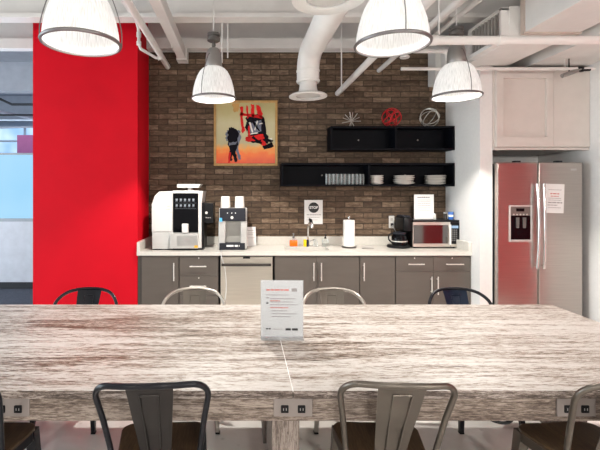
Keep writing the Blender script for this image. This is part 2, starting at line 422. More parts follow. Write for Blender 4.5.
# steel beams across the room
def ibeam(name, y, zb, x0, x1, w=0.16, h=0.36):
    b = MB()
    b.box(x0, x1, y - w / 2, y + w / 2, zb, zb + 0.045, 0.004)
    b.box(x0, x1, y - 0.012, y + 0.012, zb + 0.045, zb + h)
    b.box(x0, x1, y - w / 2, y + w / 2, zb + h - .02, zb + h)
    o = struct(name, b, white_metal)
    return o
ibeam('ceiling_beam', 4.21, 3.345, -9, WR, 0.15, 0.37)
b = MB(); b.box(-9, WR, 5.05, 5.16, 3.345, 3.47, 0.004); b.box(-9, WR, 5.13, 5.16, 3.47, 3.72)
struct('ceiling_beam', b, white_metal)
# strut running back to the wall
b = MB(); b.box(-0.80, -0.70, 1.0, WY - 0.13, 3.205, 3.33, 0.004); b.box(-0.815, -0.685, 5.0, WY - 0.02, 3.19, 3.345, 0.004)
struct('ceiling_beam', b, white_metal)

# ------------------------------------------------------------------ pipes, ducts
def pipe(name, pts, r, m, label, cat='pipe', group=None, seg=12):
    return tag(MB().tube(pts, r, seg).build(name, m), label, cat, group)
pipe('conduit_pipe', [(-0.95, 0.6, 3.154), (-0.95, WY - 0.01, 3.154)], 0.034, white_metal, 'straight white pipe running back along the ceiling above the red column corner')
sp = [(-1.143, 0.8, 3.40), (-1.143, 4.42, 3.40)] + [(-1.143, 4.48, 3.37), (-1.143, 4.5, 3.31), (-1.143, 4.5, 3.20), (-1.13, 4.53, 3.16), (-1.00, 4.72, 3.12), (-0.965, 4.74, 3.13), (-0.955, 4.74, 3.17), (-0.955, 4.74, 3.22)]
so = thing('sprinkler_pipe', 'thin white bent pipe dropping beside the top right corner of the red column', 'pipe', (-1.143, 4.5, 3.2))
rel(MB().tube(sp, 0.017, 10).build('pipe_run', white_metal, so), so.location)
for p, q in (((-1.143, 4.5, 3.33), (-1.143, 4.5, 3.28)), ((-1.143, 4.5, 3.19), (-1.143, 4.5, 3.23)), ((-0.985, 4.73, 3.115), (-0.95, 4.74, 3.14))): rel(MB().tube([p, q], 0.026, 10).build('fitting', white_metal, so), so.location)
pipe('wall_pipe', [(1.188, 1.2, 2.813), (1.188, WY - 0.03, 2.813)], 0.034, white_metal, 'white pipe running into the brick wall just right of the round air diffuser')
pipe('wall_pipe', [(1.706, 1.2, 3.10), (1.706, WY - 0.03, 3.10)], 0.028, white_metal, 'white pipe meeting the brick wall behind the middle pendant lamp')
pipe('ceiling_pipe', [(1.95, 0.6, 3.30), (1.95, 4.66, 3.30)], 0.038, white_metal, 'thicker of two white pipes side by side at the ceiling right of the middle pendant')
pipe('ceiling_pipe', [(2.12, 0.6, 3.31), (2.12, 4.66, 3.31)], 0.026, white_metal, 'thinner of two white pipes side by side at the ceiling right of the middle pendant')
pp = thing('cross_pipe', 'thick white pipe crossing the room in front of the air duct at right', 'pipe', (2.6, 3.22, 2.775))
rel(MB().tube([(1.46, 3.22, 2.775), (WR - 0.005, 3.22, 2.775)], 0.034, 14).build('pipe_run', white_metal, pp), pp.location)
for x in (1.47, 2.0): rel(MB().tube([(x, 3.22, 2.775), (x + 0.05, 3.22, 2.775)], 0.04, 14).build('coupling', white_metal, pp), pp.location)
rel(MB().tube([(1.54, 3.22, 2.78), (1.54, 3.22, 3.72)], 0.006, 6).build('hanger', white_metal, pp), pp.location)
# conduit loop near the cabinet
lp = [(1.62, 4.2, 2.842), (2.8, 4.2, 2.842), (3.6, 4.2, 2.842)]
cl = thing('conduit_loop', 'thin white conduit bent into a square return above the right small pendant', 'pipe', (2.0, 4.2, 2.84))
rel(MB().tube(lp, 0.017, 8).tube([(1.75, 4.2, 3.02), (2.05, 4.2, 3.02), (2.08, 4.2, 3.00), (2.085, 4.2, 2.97), (2.085, 4.2, 2.86)], 0.02, 8).build('pipe_run', white_metal, cl), cl.location)
for p, q in (((2.085, 4.2, 2.845), (2.085, 4.2, 2.895)), ((2.04, 4.2, 3.02), (2.095, 4.2, 3.02))): rel(MB().tube([p, q], 0.027, 8).build('fitting', white_metal, cl), cl.location)
for p, q in (((1.75, 4.2, 3.02), (1.75, 4.21, 3.34)), ((3.3, 4.2, 2.84), (3.3, 4.2, 2.945))): rel(MB().tube([p, q], 0.006, 6).build('hanger', white_metal, cl), cl.location)
# sprinkler head by the middle pendant
sh = thing('fire_sprinkler', 'small white sprinkler head on a short pipe beside the middle pendant rim', 'sprinkler', (1.66, 4.21, 2.98))
k = (1.66, 4.21, 2.98)
rel(MB().tube([(1.66, 4.21, 3.34), (1.66, 4.21, 2.98)], 0.014, 8).tube([(1.66, 4.21, 3.06), (1.66, 4.21, 3.02)], 0.024, 8).build('stem', white_metal, sh), k)
rel(MB().lathe([(0, 0), (0.045, 0), (0.05, 0.012), (0.03, 0.03), (0, 0.03)], 20, (1.66, 4.21, 2.955)).build('deflector', white_metal, sh), k)

# rectangular supply duct, grille on its left
du = thing('air_duct', 'large white rectangular air duct running back over the fridge cabinet', 'duct', (2.70, 3.0, 2.95))
k = du.location
rel(MB().box(2.50, 2.99, 0.4, 3.69, 3.0, 3.36, 0.004).build('duct_body', duct_white, du), k)
rel(MB().box(2.40, 2.87, 3.695, 5.15, 2.945, 3.26, 0.004).build('rear_duct_body', duct_white, du), k)
for fy in (3.63, 1.9): rel(MB().box(2.488, 3.002, fy, fy + .05, 2.988, 3.372, 0.003).build('flange', mat('duct_flange', (0.50, 0.42, 0.37), 0.5), du), k)
b = MB(); b.box(2.33, 2.40, 3.70, 3.73, 2.97, 3.24).box(2.33, 2.40, 4.22, 4.25, 2.97, 3.24).box(2.33, 2.40, 3.70, 4.25, 2.95, 2.985).box(2.33, 2.40, 3.70, 4.25, 3.225, 3.25)
g = rel(b.build('grille', duct_white, du), k)
b = MB()
for i in range(9):
    y = 3.76 + i * 0.052
    b.box(2.345, 2.395, y, y + 0.016, 2.985, 3.225)
f = rel(b.build('louvre', grille_m, g), k)
# round flexible duct with disc diffusers
def diffuser(name, loc, r, label):
    t = thing(name, label, 'air diffuser', loc)
    MB().lathe([(r * .62, 0.008), (r * .8, 0.0), (r, 0.004), (r, 0.016), (r * .9, 0.03), (r * .66, 0.035), (r * .62, 0.02), (r * .62, 0.008)], 40).build('rim', white_metal, t)
    MB().lathe([(0, 0.012), (r * .3, 0.010), (r * .58, 0.018), (r * .56, 0.026), (0, 0.022)], 40).build('disc', white_plastic, t)
    MB().lathe([(r * .55, 0.03), (r * .5, 0.06), (r * .45, 0.12), (r * .45, 0.17)], 36).build('collar', white_metal, t)
    return t
DX, DY, DZ = 0.69, 4.35, 2.583
diffuser('air_diffuser', (DX, DY, DZ), 0.2, 'round white air diffuser at the end of the bent duct before the brick')
diffuser('air_diffuser', (0.47, 2.25, 2.64), 0.2, 'round white air diffuser close overhead at the top centre')
R = 0.118
path = [(DX, DY, DZ + 0.155), (DX, DY, DZ + 0.29)] + [(DX + 0.03 * (1 - math.cos(a)), DY - 0.22 * (1 - math.cos(a)), DZ + 0.29 + 0.20 * math.sin(a)) for a in [PI / 2 * i / 8 for i in range(1, 9)]]
path += [(DX + 0.04, 3.6, DZ + 0.50), (DX + 0.06, 3.12, DZ + 0.52)] + [(DX + .06, 3.12 - .2 * math.sin(a), DZ + .72 - .2 * math.cos(a)) for a in [PI / 2 * i / 6 for i in range(1, 7)]] + [(DX + .06, 2.92, 3.715)]
fd = thing('round_duct', 'white round duct bending down from the ceiling to a disc diffuser', 'duct', (DX, DY, 2.9))
rel(MB().tube(path, R, 28).build('duct_tube', duct_white, fd), fd.location)
b = MB()
for z in (DZ + 0.165, DZ + 0.27): rel(MB().lathe([(R, 0), (R + .006, .003), (R + .006, .013), (R, .016)], 28, (DX, DY, z)).build('seam_band', duct_white, fd), fd.location)
cc = MB().lathe([(0.09, 0), (0.09, 0.42), (R, 0.44), (R, 0.62)], 28, (0.47, 2.25, 2.81))
tag(cc.build('drop_duct', duct_white), 'short white round duct above the overhead disc diffuser at top centre', 'duct')
# hanger rods
for x, y, z, lab in ((wx(222.5, 4.36), 4.28, 2.93, 'thin white hanger rod just right of the left small pendant'),
                     (wx(228, 4.36), 4.28, 2.98, 'second thin white hanger rod right of the left small pendant'),
                     (wx(341.5, 4.7), 4.7, 2.72, 'thin white hanger rod holding the pipe right of the round duct')):
    pipe('hanger_rod', [(x, y, z), (x, y, 3.72)], 0.007, white_metal, lab, 'rod', None, 6)
# spot fixture by the right soffit
sf = thing('spot_light', 'small grey cylinder spotlight on a black bracket under the right soffit', 'spotlight', (3.52, 4.2, 2.9))
k = sf.location
rel(MB().tube([wx(562, 4.2) and (wx(562, 4.2), 4.2, wz(76, 4.2)), (wx(580, 4.2), 4.2, wz(69.5, 4.2))], 0.022, 12).build('lamp_body', lamp_grey, sf), k)
rel(MB().box(wx(577, 4.2), wx(583, 4.2), 4.18, 4.22, wz(72, 4.2), wz(67, 4.2), .006).tube([(wx(580, 4.2), 4.2, wz(70, 4.2)), (wx(590, 4.2), 4.2, wz(69.5, 4.2))], 0.016, 8).build('bracket', black_plastic, sf), k)
rel(MB().tube([(wx(569, 4.2), 4.2, wz(73, 4.2)), (wx(569, 4.2), 4.2, 2.946)], 0.006, 6).build('hanger', black_plastic, sf), k)

# ------------------------------------------------------------------ pendants
def make_pendant(label):
    t = thing('pendant_lamp', label, 'pendant lamp', group=None)
    R = 0.205
    prof = [(0.062, 0.295), (0.085, 0.29), (0.108, 0.276), (0.132, 0.250), (0.153, 0.212), (0.170, 0.168), (0.184, 0.118), (0.194, 0.065), (0.199, 0.018), (0.200, 0.006)]
    inn = [(r - 0.005, z - (0.004 if z > 0.28 else 0)) for r, z in reversed(prof)]
    MB().lathe(prof + inn, 64).build('glass_shade', rib_glass, t, ang=60)
    MB().lathe([(0.197, -0.007), (0.209, -0.006), (0.212, 0.003), (0.207, 0.010), (0.199, 0.011), (0.194, 0.0), (0.197, -0.007)], 64).build('rim', rim_m, t)
    MB().lathe([(0.0, 0.283), (0.074, 0.287), (0.080, 0.30), (0.078, 0.33), (0.074, 0.40), (0.064, 0.445), (0.045, 0.47), (0.02, 0.478), (0, 0.478)], 36).build('neck', lamp_grey, t)
    b = MB()
    for a in (0.55, PI + .55):
        ca, sa = math.cos(a), math.sin(a)
        b.tube(smooth_path([(0.21 * ca, 0.21 * sa, 0.0), (0.206 * ca, 0.206 * sa, 0.10), (0.165 * ca, 0.165 * sa, 0.245), (0.10 * ca, 0.10 * sa, 0.38), (0.072 * ca, 0.072 * sa, 0.405)], 4), 0.0032, 6)
    b.build('wire', rim_m, t)
    MB().tube([(0, 0, 0.47), (0, 0, 0.545)], 0.009, 8).lathe([(0.018, 0.49), (0.02, 0.5), (0.018, 0.515)], 12).build('hook', canopy_m, t)
    MB().lathe([(0, 0.535), (0.045, 0.535), (0.06, 0.545), (0.06, 0.568), (0.048, 0.574), (0.048, 0.582), (0.06, 0.588), (0.058, 0.612), (0.04, 0.618), (0, 0.618)], 28).build('canopy', canopy_m, t)
    MB().tube([(0, 0, 0.615), (0, 0, 1.26)], 0.006, 6).build('rod', white_metal, t)
    MB().lathe([(0, 0.17), (0.02, 0.174), (0.036, 0.19), (0.042, 0.215), (0.034, 0.245), (0.018, 0.268), (0.016, 0.285)], 20).build('bulb', bulb_m, t)
    return t
P0 = make_pendant('large glass pendant lamp hanging in front of the red column')
PEND = [((-0.878, 2.23, 2.396), 'large glass pendant lamp hanging in front of the red column', -0.3),
        ((0.847, 2.33, 2.425), 'large glass pendant lamp hanging left of two ceiling pipes, near the top centre', 1.0),
        ((1.906, 3.66, 2.435), 'smaller glass pendant lamp hanging beside the tall white fridge cabinet', 1.1),
        ((-0.276, 3.86, 2.46), 'smaller glass pendant lamp with grey metal neck in front of the painting', 0.55)]
for i, (loc, lab, rz) in enumerate(PEND):
    o = P0 if i == 0 else copy_tree(P0)
    o.location = loc; o['label'] = lab; o['group'] = 'glass pendant lamps'; o.rotation_euler.z = rz
    top = 3.72 - loc[2]
    L = bpy.data.lights.new('bulb_light', 'SPOT'); L.energy = BULB_W * (6.5 if loc[1] > 3 else 1.0); L.color = (1.0, 0.95, 0.88); L.shadow_soft_size = 0.03; L.spot_size = math.radians(112); L.spot_blend = 0.1
    lo = bpy.data.objects.new('bulb_light', L); COL.objects.link(lo); lo.location = (loc[0], loc[1], loc[2] + 0.15)
    L = bpy.data.lights.new('shade_light', 'POINT'); L.energy = 0.24; L.color = (1.0, 0.95, 0.88); L.shadow_soft_size = 0.05
    lo = bpy.data.objects.new('shade_light', L); COL.objects.link(lo); lo.location = (loc[0], loc[1], loc[2] + 0.12)

# ------------------------------------------------------------------ conference table
TZ, TN, TF = 0.75, 1.737, 3.044
TX0, TX1, TS = -1.90, 2.29, 0.212
tb = thing('conference_table', 'long whitewashed distressed wood conference table in the foreground', 'table', (TS, (TN + TF) / 2, 0))
k = tb.location
for x0, x1 in ((TX0, TS - 0.001), (TS + 0.001, TX1)):
    b = MB(); b.box(x0, x1, TN, TF, TZ - 0.036, TZ, 0.003)
    o = b.build('tabletop', [table_top_m, table_edge_m], tb)
    for f in o.data.polygons:
        f.material_index = 0 if f.normal.z > 0.5 else 1
    rel(o, k)
rel(MB().box(TS - 0.0016, TS + 0.0016, TN, TF, TZ - 0.004, TZ + 0.0006).build('seam_strip', mat('pale_seam', (0.82, 0.80, 0.78), 0.4), tb), k)
A0, A1 = 0.605, TZ - 0.036
b = MB()
b.box(TX0 + .04, TX1 - .04, TN + .028, TN + .06, A0, A1, .003).box(TX0 + .04, TX1 - .04, TF - .06, TF - .028, A0, A1, .003)
b.box(TX0 + .04, TX0 + .07, TN + .06, TF - .06, A0, A1).box(TX1 - .07, TX1 - .04, TN + .06, TF - .06, A0, A1)
rel(b.build('apron', table_apron_m, tb), k)
for x in (TX0 + 0.12, 0.126, TX1 - 0.24):
    for y in (TN + 0.06, TF - 0.46):
        b = MB(); b.box(x, x + .122, y, y + .40, 0, A1, .004)
        rel(b.build('leg', table_leg_m, tb), k)
for cx in (-1.0, 0.215, 1.43):
    o = rel(MB().box(cx - .083, cx + .083, TN + .021, TN + .03, 0.628, 0.706, .002).build('outlet_plate', plate_m, tb), k)
    for d in (-.036, .036):
        q = rel(MB().box(cx + d - .0165, cx + d + .0165, TN + .0155, TN + .03, 0.645, 0.677, .003).build('socket', black_plastic, o), k)
        b = MB()
        for e in (-.006, .006): b.box(cx + d + e - .0013, cx + d + e + .0013, TN + .0145, TN + .016, 0.657, 0.667)
        rel(b.build('socket_slot', grey_ink, o), k)
# cable sagging under the table
ck = [(1.05, TN + .10, 0.63), (1.08, TN + .1, .60), (1.11, TN + .1, .572), (1.15, TN + .1, .558), (1.19, TN + .1, .56), (1.21, TN + .1, .585), (1.212, TN + .1, .64), (1.212, TN + .1, .70)]
tag(MB().tube(smooth_path([(1.03, TN + .1, .69)] + ck, 4), 0.007, 8).build('power_cord', black_plastic), 'black power cord sagging in a loop below the table edge', 'cable')

# table sign
SY = 2.355
sg = thing('sign_holder', 'clear acrylic sign holder with a printed white sheet standing on the table', 'sign', (wx(282, SY), SY, TZ), -0.03)
hw, hh = 0.122, 0.332
MB().box(-hw, hw, -0.0035, -0.0015, 0.002, hh, 0.0006).box(-hw, hw, 0.0025, 0.0045, 0.002, hh, .0006).box(-hw, hw, -0.045, 0.045, 0, 0.0035, 0.001).build('acrylic_stand', acrylic, sg)
MB().box(-hw + .003, hw - .003, -0.001, 0.002, 0.012, hh - .003).build('printed_sheet', paper, sg)
def text_lines(parent, lines, y, m, name='printed_text'):
    """lines: (x0, x1, z, height); broken into word-length dashes"""
    b = MB()
    for x0, x1, z, h in lines:
        x = x0
        while x < x1 - 0.002:
            w = min(x1 - x, h * random.uniform(1.4, 4.2))
            b.box(x, x + w, y - 0.0004, y, z, z + h); x += w + h * 0.6
    return b.build(name, m, parent, False)
yy = -0.0036
text_lines(sg, [(-.09, .045, .272, .009)], yy, red_ink)
text_lines(sg, [(-.09, -.07, .228, .006), (-.068, .075, .224, .005), (-.068, .06, .206, .004), (-.068, .09, .190, .004), (-.09, .04, .246, .004), (-.06, .03, .155, .004), (-.06, .085, .138, .004), (-.06, .05, .122, .004)], yy, grey_ink)
text_lines(sg, [(-.068, -.01, .212, .005), (-.068, .035, .172, .0055)], yy, red_ink)
text_lines(sg, [(.02, .09, .045, .012), (-.092, -.065, .05, .007), (-.09, -.078, .198, .006)], yy, ink)
text_lines(sg, [(-.05, .0, .05, .004), (.055, .085, .268, .018)], yy, grey_ink)

# ------------------------------------------------------------------ chairs
def make_chair(finish, splat_m=None, rounded=False):
    t = thing('metal_chair', '', 'chair')
    zt = 0.845
    def back(u, v):      # u across, v height -> 3-D with recline
        h_ = max(0, (v - 0.43)) / 0.415
        return Vector((u, -0.105 - 0.14 * h_ ** 1.7 - 0.052 * (1 - min(1, (u / 0.22) ** 2)) * min(1, h_ * 1.6), v))
    pts = []
    for s in (-1,):
        pts += [back(-0.178, 0.435), back(-0.188, 0.52), back(-0.205, 0.65), back(-0.2205, 0.745)]
    if rounded:
        pts = [back(-0.178, 0.435), back(-0.19, 0.52), back(-0.216, 0.62), back(-0.236, 0.70)]
        pts += [back(-0.10 + 0.138 * math.cos(a), 0.715 + 0.122 * math.sin(a)) for a in [PI - 0.05 - (PI / 2 - 0.12) * i / 10 for i in range(11)]]
    else:
        pts += [back(-0.148 + 0.074 * math.cos(a), 0.765 + 0.070 * math.sin(a)) for a in [PI - 0.05 - (PI / 2 - 0.15) * i / 8 for i in range(9)]]
    mid = [back(-0.10, 0.840), back(-0.06, 0.8430), back(-0.03, .8442), back(0, 0.8445)]
    left = pts + mid
    right = [Vector((-p.x, p.y, p.z)) for p in reversed(left[:-1])]
    MB().tube(left + right, 0.0122, 12).build('back_frame', finish, t)
    # splat: a curved tapered sheet with pressed panel
    b = MB(); n = 12; L = []
    for i in range(n + 1):
        v = 0.432 + (0.836 - 0.432) * i / n
        w = 0.058 + (0.092 - 0.058) * (i / n) ** 0.9
        bow = 0.008
        fr = [back(u * w, v) + Vector((0, -bow * (u * u) * -1 - 0.004, 0)) for u in (-1, -.5, 0, .5, 1)]
        bk = [back(u * w, v) + Vector((0, bow * (u * u) - 0.0005, 0)) for u in (1, .5, 0, -.5, -1)]
        L.append([tuple(p) for p in fr + bk])
    b.loft(L); sp = b.build('backrest', splat_m or finish, t)
    def bk(u, v): return back(u, v) + Vector((0, -0.0035, 0))
    key = [(-.024, .47), (-.030, .64), (-.036, .79), (-.036, .797), (-.03, .80), (0, .801), (.03, .80), (.036, .797), (.036, .79), (.030, .64), (.024, .47)]
    b = MB()
    for off in (-.0052, .0008): b.tube([back(u, v) + Vector((0, off, 0)) for u, v in key], 0.0032, 6)
    b.build('pressed_rib', splat_m or finish, sp)
    # seat: wood board on a metal pan
    def seat_outline(grow, z, n=6):
        cs = [(-.165, -.115, .03), (.165, -.115, .03), (.195, .175, .055), (-.195, .175, .055)]
        P = []
        for j, (x, y, r) in enumerate(cs):
            x += grow * (1 if x > 0 else -1); y += grow * (1 if y > 0 else -1)
            a0 = [PI, 1.5 * PI, 0, .5 * PI][j]
            cx = x - r * (1 if x > 0 else -1); cy = y - r * (1 if y > 0 else -1)
            P += [(cx + r * math.cos(a0 + PI / 2 * i / n), cy + r * math.sin(a0 + PI / 2 * i / n), z) for i in range(n + 1)]
        return P
    MB().loft([seat_outline(0, .431), seat_outline(.004, .434), seat_outline(.004, .447), seat_outline(0, .45)]).build('seat', seat_wood, t)
    MB().loft([seat_outline(-.004, .385), seat_outline(0, .39), seat_outline(0, .4305)]).build('seat_pan', finish, t)
    for sx, sy in ((-1, 1), (1, 1), (-1, -1), (1, -1)):
        if sy > 0: top = Vector((sx * .172, .152, .43)); bot = Vector((sx * .205, .205, 0))
        else: top = Vector((sx * .150, -.092, .43)); bot = Vector((sx * .205, -.205, 0))
        def ring(c, w):
            return [(c.x + w * a, c.y + w * bb, c.z) for a, bb in ((-.5, -.5), (.5, -.5), (.5, .5), (-.5, .5))]
        b = MB(); b.loft([ring(bot, .024), ring(bot.lerp(top, .5), .036), ring(top, .052)])
        lg = b.build('leg', finish, t)
        MB().box(bot.x - .015, bot.x + .015, bot.y - .015, bot.y + .015, 0, .012, .003).build('foot_cap', black_plastic, lg)
    b = MB()
    b.tube([(-.185, .178, .20), (.185, -.135, .20)], .007, 8).tube([(.185, .178, .21), (-.185, -.135, .21)], .007, 8)
    b.build('cross_brace', finish, t)
    return t
CH = {}
def chair(kind, x, y, rz, label, group):
    if kind not in CH:
        o = CH[kind] = make_chair(*{'gun': (black_metal, gun_metal), 'raw': (raw_steel,), 'black': (black_metal,), 'pale': (pale_steel, raw_steel, True), 'inky': (black_metal, black_metal, True), 'navy': (black_metal, navy_metal, True)}[kind])
    else: o = copy_tree(CH[kind])
    o.location = (x, y, 0); o.rotation_euler.z = rz; o.scale = (1, 1, 1.02 if y < 2 else 0.985); o['label'] = label; o['group'] = group
    return o
NY, FY = 1.838, 2.902
G1, G2 = 'metal chairs along the near side of the table', 'metal chairs along the far side of the table'
chair('black', -1.20, NY, 0, 'black metal chair at the near side, cut off by the left picture edge', G1)
chair('gun', -0.372, NY, 0.05, 'black framed chair with gunmetal backrest at the near side, left of the table leg', G1)
chair('raw', 0.626, NY, -0.06, 'grey steel chair with wood seat at the near side, right of the table leg', G1)
chair('raw', 1.53, NY, 0.06, 'grey steel chair with wood seat, cut off by the right picture edge', G1)
chair('inky', -1.188, FY, PI, 'black metal chair across the table in front of the red column', G2)
chair('pale', -0.371, FY, PI, 'pale metal chair across the table in front of the drawers', G2)
chair('pale', 0.685, FY, PI, 'pale grey metal chair across the table in front of the sink cabinet', G2)
chair('navy', 1.64, FY, PI, 'black metal chair with dark navy backrest across the table, nearest the fridge', G2)

# ------------------------------------------------------------------ base cabinets
CY = 4.615         # cabinet body front
def X(px, Y=CY - .02): return wx(px, Y)
def bar_v(b, x, z0, z1, y):
    b.tube([(x, y - .03, z0), (x, y - .03, z1)], .0065, 8).tube([(x, y, z0 + .03), (x, y - .03, z0 + .03)], .005, 6).tube([(x, y, z1 - .03), (x, y - .03, z1 - .03)], .005, 6)
def bar_h(b, x0, x1, z, y):
    b.tube([(x0, y - .03, z), (x1, y - .03, z)], .0065, 8).tube([(x0 + .02, y, z), (x0 + .02, y - .03, z)], .005, 6).tube([(x1 - .02, y, z), (x1 - .02, y - .03, z)], .005, 6)
ZC = CT - .045
def cabinet(x0, x1, label, doors=(), drawers=()):
    t = thing('base_cabinet', label, 'cabinet', ((x0 + x1) / 2, CY, 0), group='taupe base cabinets under the counter'); k = t.location
    b = MB(); g = .0015
    b.box(x0 + g, x1 - g, CY, WY - .006, .1, ZC - .002); rel(b.build('body', taupe_dark, t), k)
    rel(MB().box(x0 + g, x1 - g, CY + .06, CY + .08, 0, .1).build('toe_kick', dark_gap, t), k)
    for a, c, z0, z1, hx in doors:
        d = rel(MB().box(a + .002, c - .002, CY - .02, CY - .0005, z0, z1, .0015).build('door', taupe, t), k)
        b = MB(); bar_v(b, hx, z1 - .27 if z1 > .8 else z1 - .25, z1 - .07 if z1 > .8 else z1 - .05, CY - .02); rel(b.build('handle', nickel, d), k)
    for a, c, z0, z1, h0, h1 in drawers:
        d = rel(MB().box(a + .002, c - .002, CY - .02, CY - .0005, z0, z1, .0015).build('drawer', taupe, t), k)
        b = MB(); bar_h(b, h0, h1, z1 - (z1 - z0) * .5, CY - .02); rel(b.build('handle', nickel, d), k)
        rel(MB().tube([((a + c) / 2, CY - .02, z1 - .02), ((a + c) / 2, CY - .024, z1 - .02)], .007, 12).build('lock', nickel, d), k)
    return t
zt = ZC - .008
cabinet(LX + .006, X(179), 'taupe base cabinet with one door beside the red column', doors=[(X(141.5), X(178.7), .105, zt, X(174.2))])
cabinet(X(179), X(218.6), 'taupe drawer stack between a one-door cabinet and the dishwasher',
        drawers=[(X(179.3), X(218.3), wz(276, CY - .02) + .002, zt, X(190), X(206.5)), (X(179.3), X(218.3), .42, wz(276, CY - .02) - .002, X(190), X(206.5)), (X(179.3), X(218.3), .105, .417, X(190), X(206.5))])
cabinet(X(274.5), X(359.7), 'taupe two-door base cabinet under the sink', doors=[(X(274.8), X(316.9), .105, zt, X(313.5)), (X(316.9), X(359.5), .105, zt, X(321))])
cabinet(X(359.7), X(395.6), 'taupe base cabinet with one door right of the sink cabinet', doors=[(X(360), X(395.4), .105, zt, X(363.5))])
zd = wz(271.5, CY - .02)
cabinet(X(395.6), RX - .006, 'taupe base cabinet with two drawers over two doors under the microwave',
        doors=[(X(395.8), X(433.3), .105, zd - .003, X(430.8)), (X(433.3), X(471), .105, zd - .003, X(437))],
        drawers=[(X(395.8), X(433.3), zd, zt, X(407.5), X(423.5)), (X(433.3), X(471), zd, zt, X(445), X(462.5))])
# dishwasher
dx0, dx1 = X(219.2), X(274)
dw = thing('dishwasher', 'stainless steel dishwasher with a dark handle bar under the counter', 'dishwasher', ((dx0 + dx1) / 2, CY, 0)); k = dw.location
rel(MB().box(dx0 + .004, dx1 - .004, CY + .01, WY - .02, .08, ZC - .004).build('body', black_plastic, dw), k)
d = rel(MB().box(X(220.6), X(272.6), CY - .022, CY + .008, .105, ZC - .014, .003).build('door', dw_steel, dw), k)
hz = wz(265, CY - .05)
rel(MB().box(X(221.5), X(271), CY - .055, CY - .036, hz - .015, hz + .015, .006).box(X(223), X(226), CY - .04, CY - .02, hz - .01, hz + .01).box(X(267), X(270), CY - .04, CY - .02, hz - .01, hz + .01).build('handle', mat('dark_handle', (0.05, 0.043, 0.04), 0.35, 0.6), d), k)
rel(MB().box(X(243), X(250), CY - .026, CY - .02, ZC - .034, ZC - .014, .002).build('vent', black_plastic, d), k)
rel(MB().box(dx0 + .004, dx1 - .004, CY + .05, CY + .07, 0, .08).build('toe_kick', dark_gap, dw), k)
# white cord in front of the dishwasher
cp = [(X(221.2), CF - .006, .885), (X(222), CF - .014, .84), (X(224.5), CF - .012, .76), (X(226), CF - .012, .62), (X(226.3), CF - .012, .48), (X(224.5), CF - .012, .34), (X(222), CF - .012, .20), (X(221), CF - .012, .05)]
tag(MB().tube(smooth_path([(X(221), CF + .08, CT + .004), (X(221.2), CF + .02, CT + .004), (X(221.2), CF - .008, CT - .002)] + cp, 5), .005, 8).build('white_cord', white_plastic), 'thin white cord hanging over the counter edge in front of the dishwasher', 'cable')

# ------------------------------------------------------------------ countertop and sink
ct = thing('countertop', 'long off-white quartz countertop over the taupe cabinets', 'countertop', (.7, 4.88, .86)); k = ct.location
sx0, sx1, sy0, sy1 = .49, 1.0, 4.69, 4.97
xl, xr = LX + .003, RX - .003
b = MB()
for a in ((xl, sx0, CF, WY - .004), (sx1, xr, CF, WY - .004), (sx0, sx1, CF, sy0), (sx0, sx1, sy1, WY - .004)):
    b.box(*a, CT - .043, CT)
bmesh.ops.remove_doubles(b.bm, verts=b.bm.verts, dist=1e-5)
rel(b.build('worktop', quartz, ct, False), k)
tag(MB().box(xl, xr, WY - .024, WY - .002, CT, CT + .105, .002).build('backsplash', quartz), 'long low off-white backsplash strip against the brick behind the counter', 'backsplash')
for x0, x1, lab in ((xl, xl + .035, 'short off-white splash strip on the counter against the red column'), (xr - .035, xr, 'short off-white splash strip on the counter right of the microwave')):
    tag(MB().box(x0, x1, CF + .003, WY - .0245, CT, CT + .105, .002).build('side_splash', quartz), lab, 'backsplash')
sk = thing('sink', 'stainless steel undermount sink set into the countertop', 'sink', (.745, 4.85, .72)); k = sk.location
b = MB(); w = .004
b.box(sx0 - w, sx1 + w, sy0 - w, sy1 + w, .72, .724).box(sx0 - w, sx0, sy0 - w, sy1 + w, .72, CT - .044).box(sx1, sx1 + w, sy0 - w, sy1 + w, .72, CT - .044).box(sx0, sx1, sy0 - w, sy0, .72, CT - .044).box(sx0, sx1, sy1, sy1 + w, .72, CT - .044)
rel(b.build('basin', mat('sink_steel', (.20, .19, .18), .4, .6), sk, False), k)
rel(MB().lathe([(0, .726), (.04, .726), (.045, .7242)], 20, (.745, 4.85, 0)).build('drain', chrome, sk), k)
# faucet
fx, fy = wx(308, 5.05), 5.05
fa = thing('faucet', 'chrome kitchen faucet with black-tipped pull-down spray head behind the sink', 'faucet', (fx, fy, CT)); k = (0, 0, 0)
MB().lathe([(.03, 0), (.03, .008), (.02, .016), (.016, .06), (.013, .07), (.013, .075)], 20).tube([(0, 0, .06), (0, 0, .22), (.003, -.01, .25), (.01, -.04, .285), (.02, -.08, .30)], .012, 12).build('spout', chrome, fa)
MB().tube([(.016, -.06, .315), (.022, -.085, .300), (.028, -.115, .262), (.03, -.125, .235)], .02, 12, radii=[.016, .022, .022, .016]).build('spray_head', chrome, fa)
MB().tube([(.010, -.05, .335), (.018, -.075, .322), (.024, -.095, .30)], .018, 12, radii=[.012, .021, .019]).build('spray_cap', black_plastic, fa)
MB().tube([(.012, 0, .05), (.06, 0, .075), (.075, 0, .08)], .006, 8).build('lever', chrome, fa)
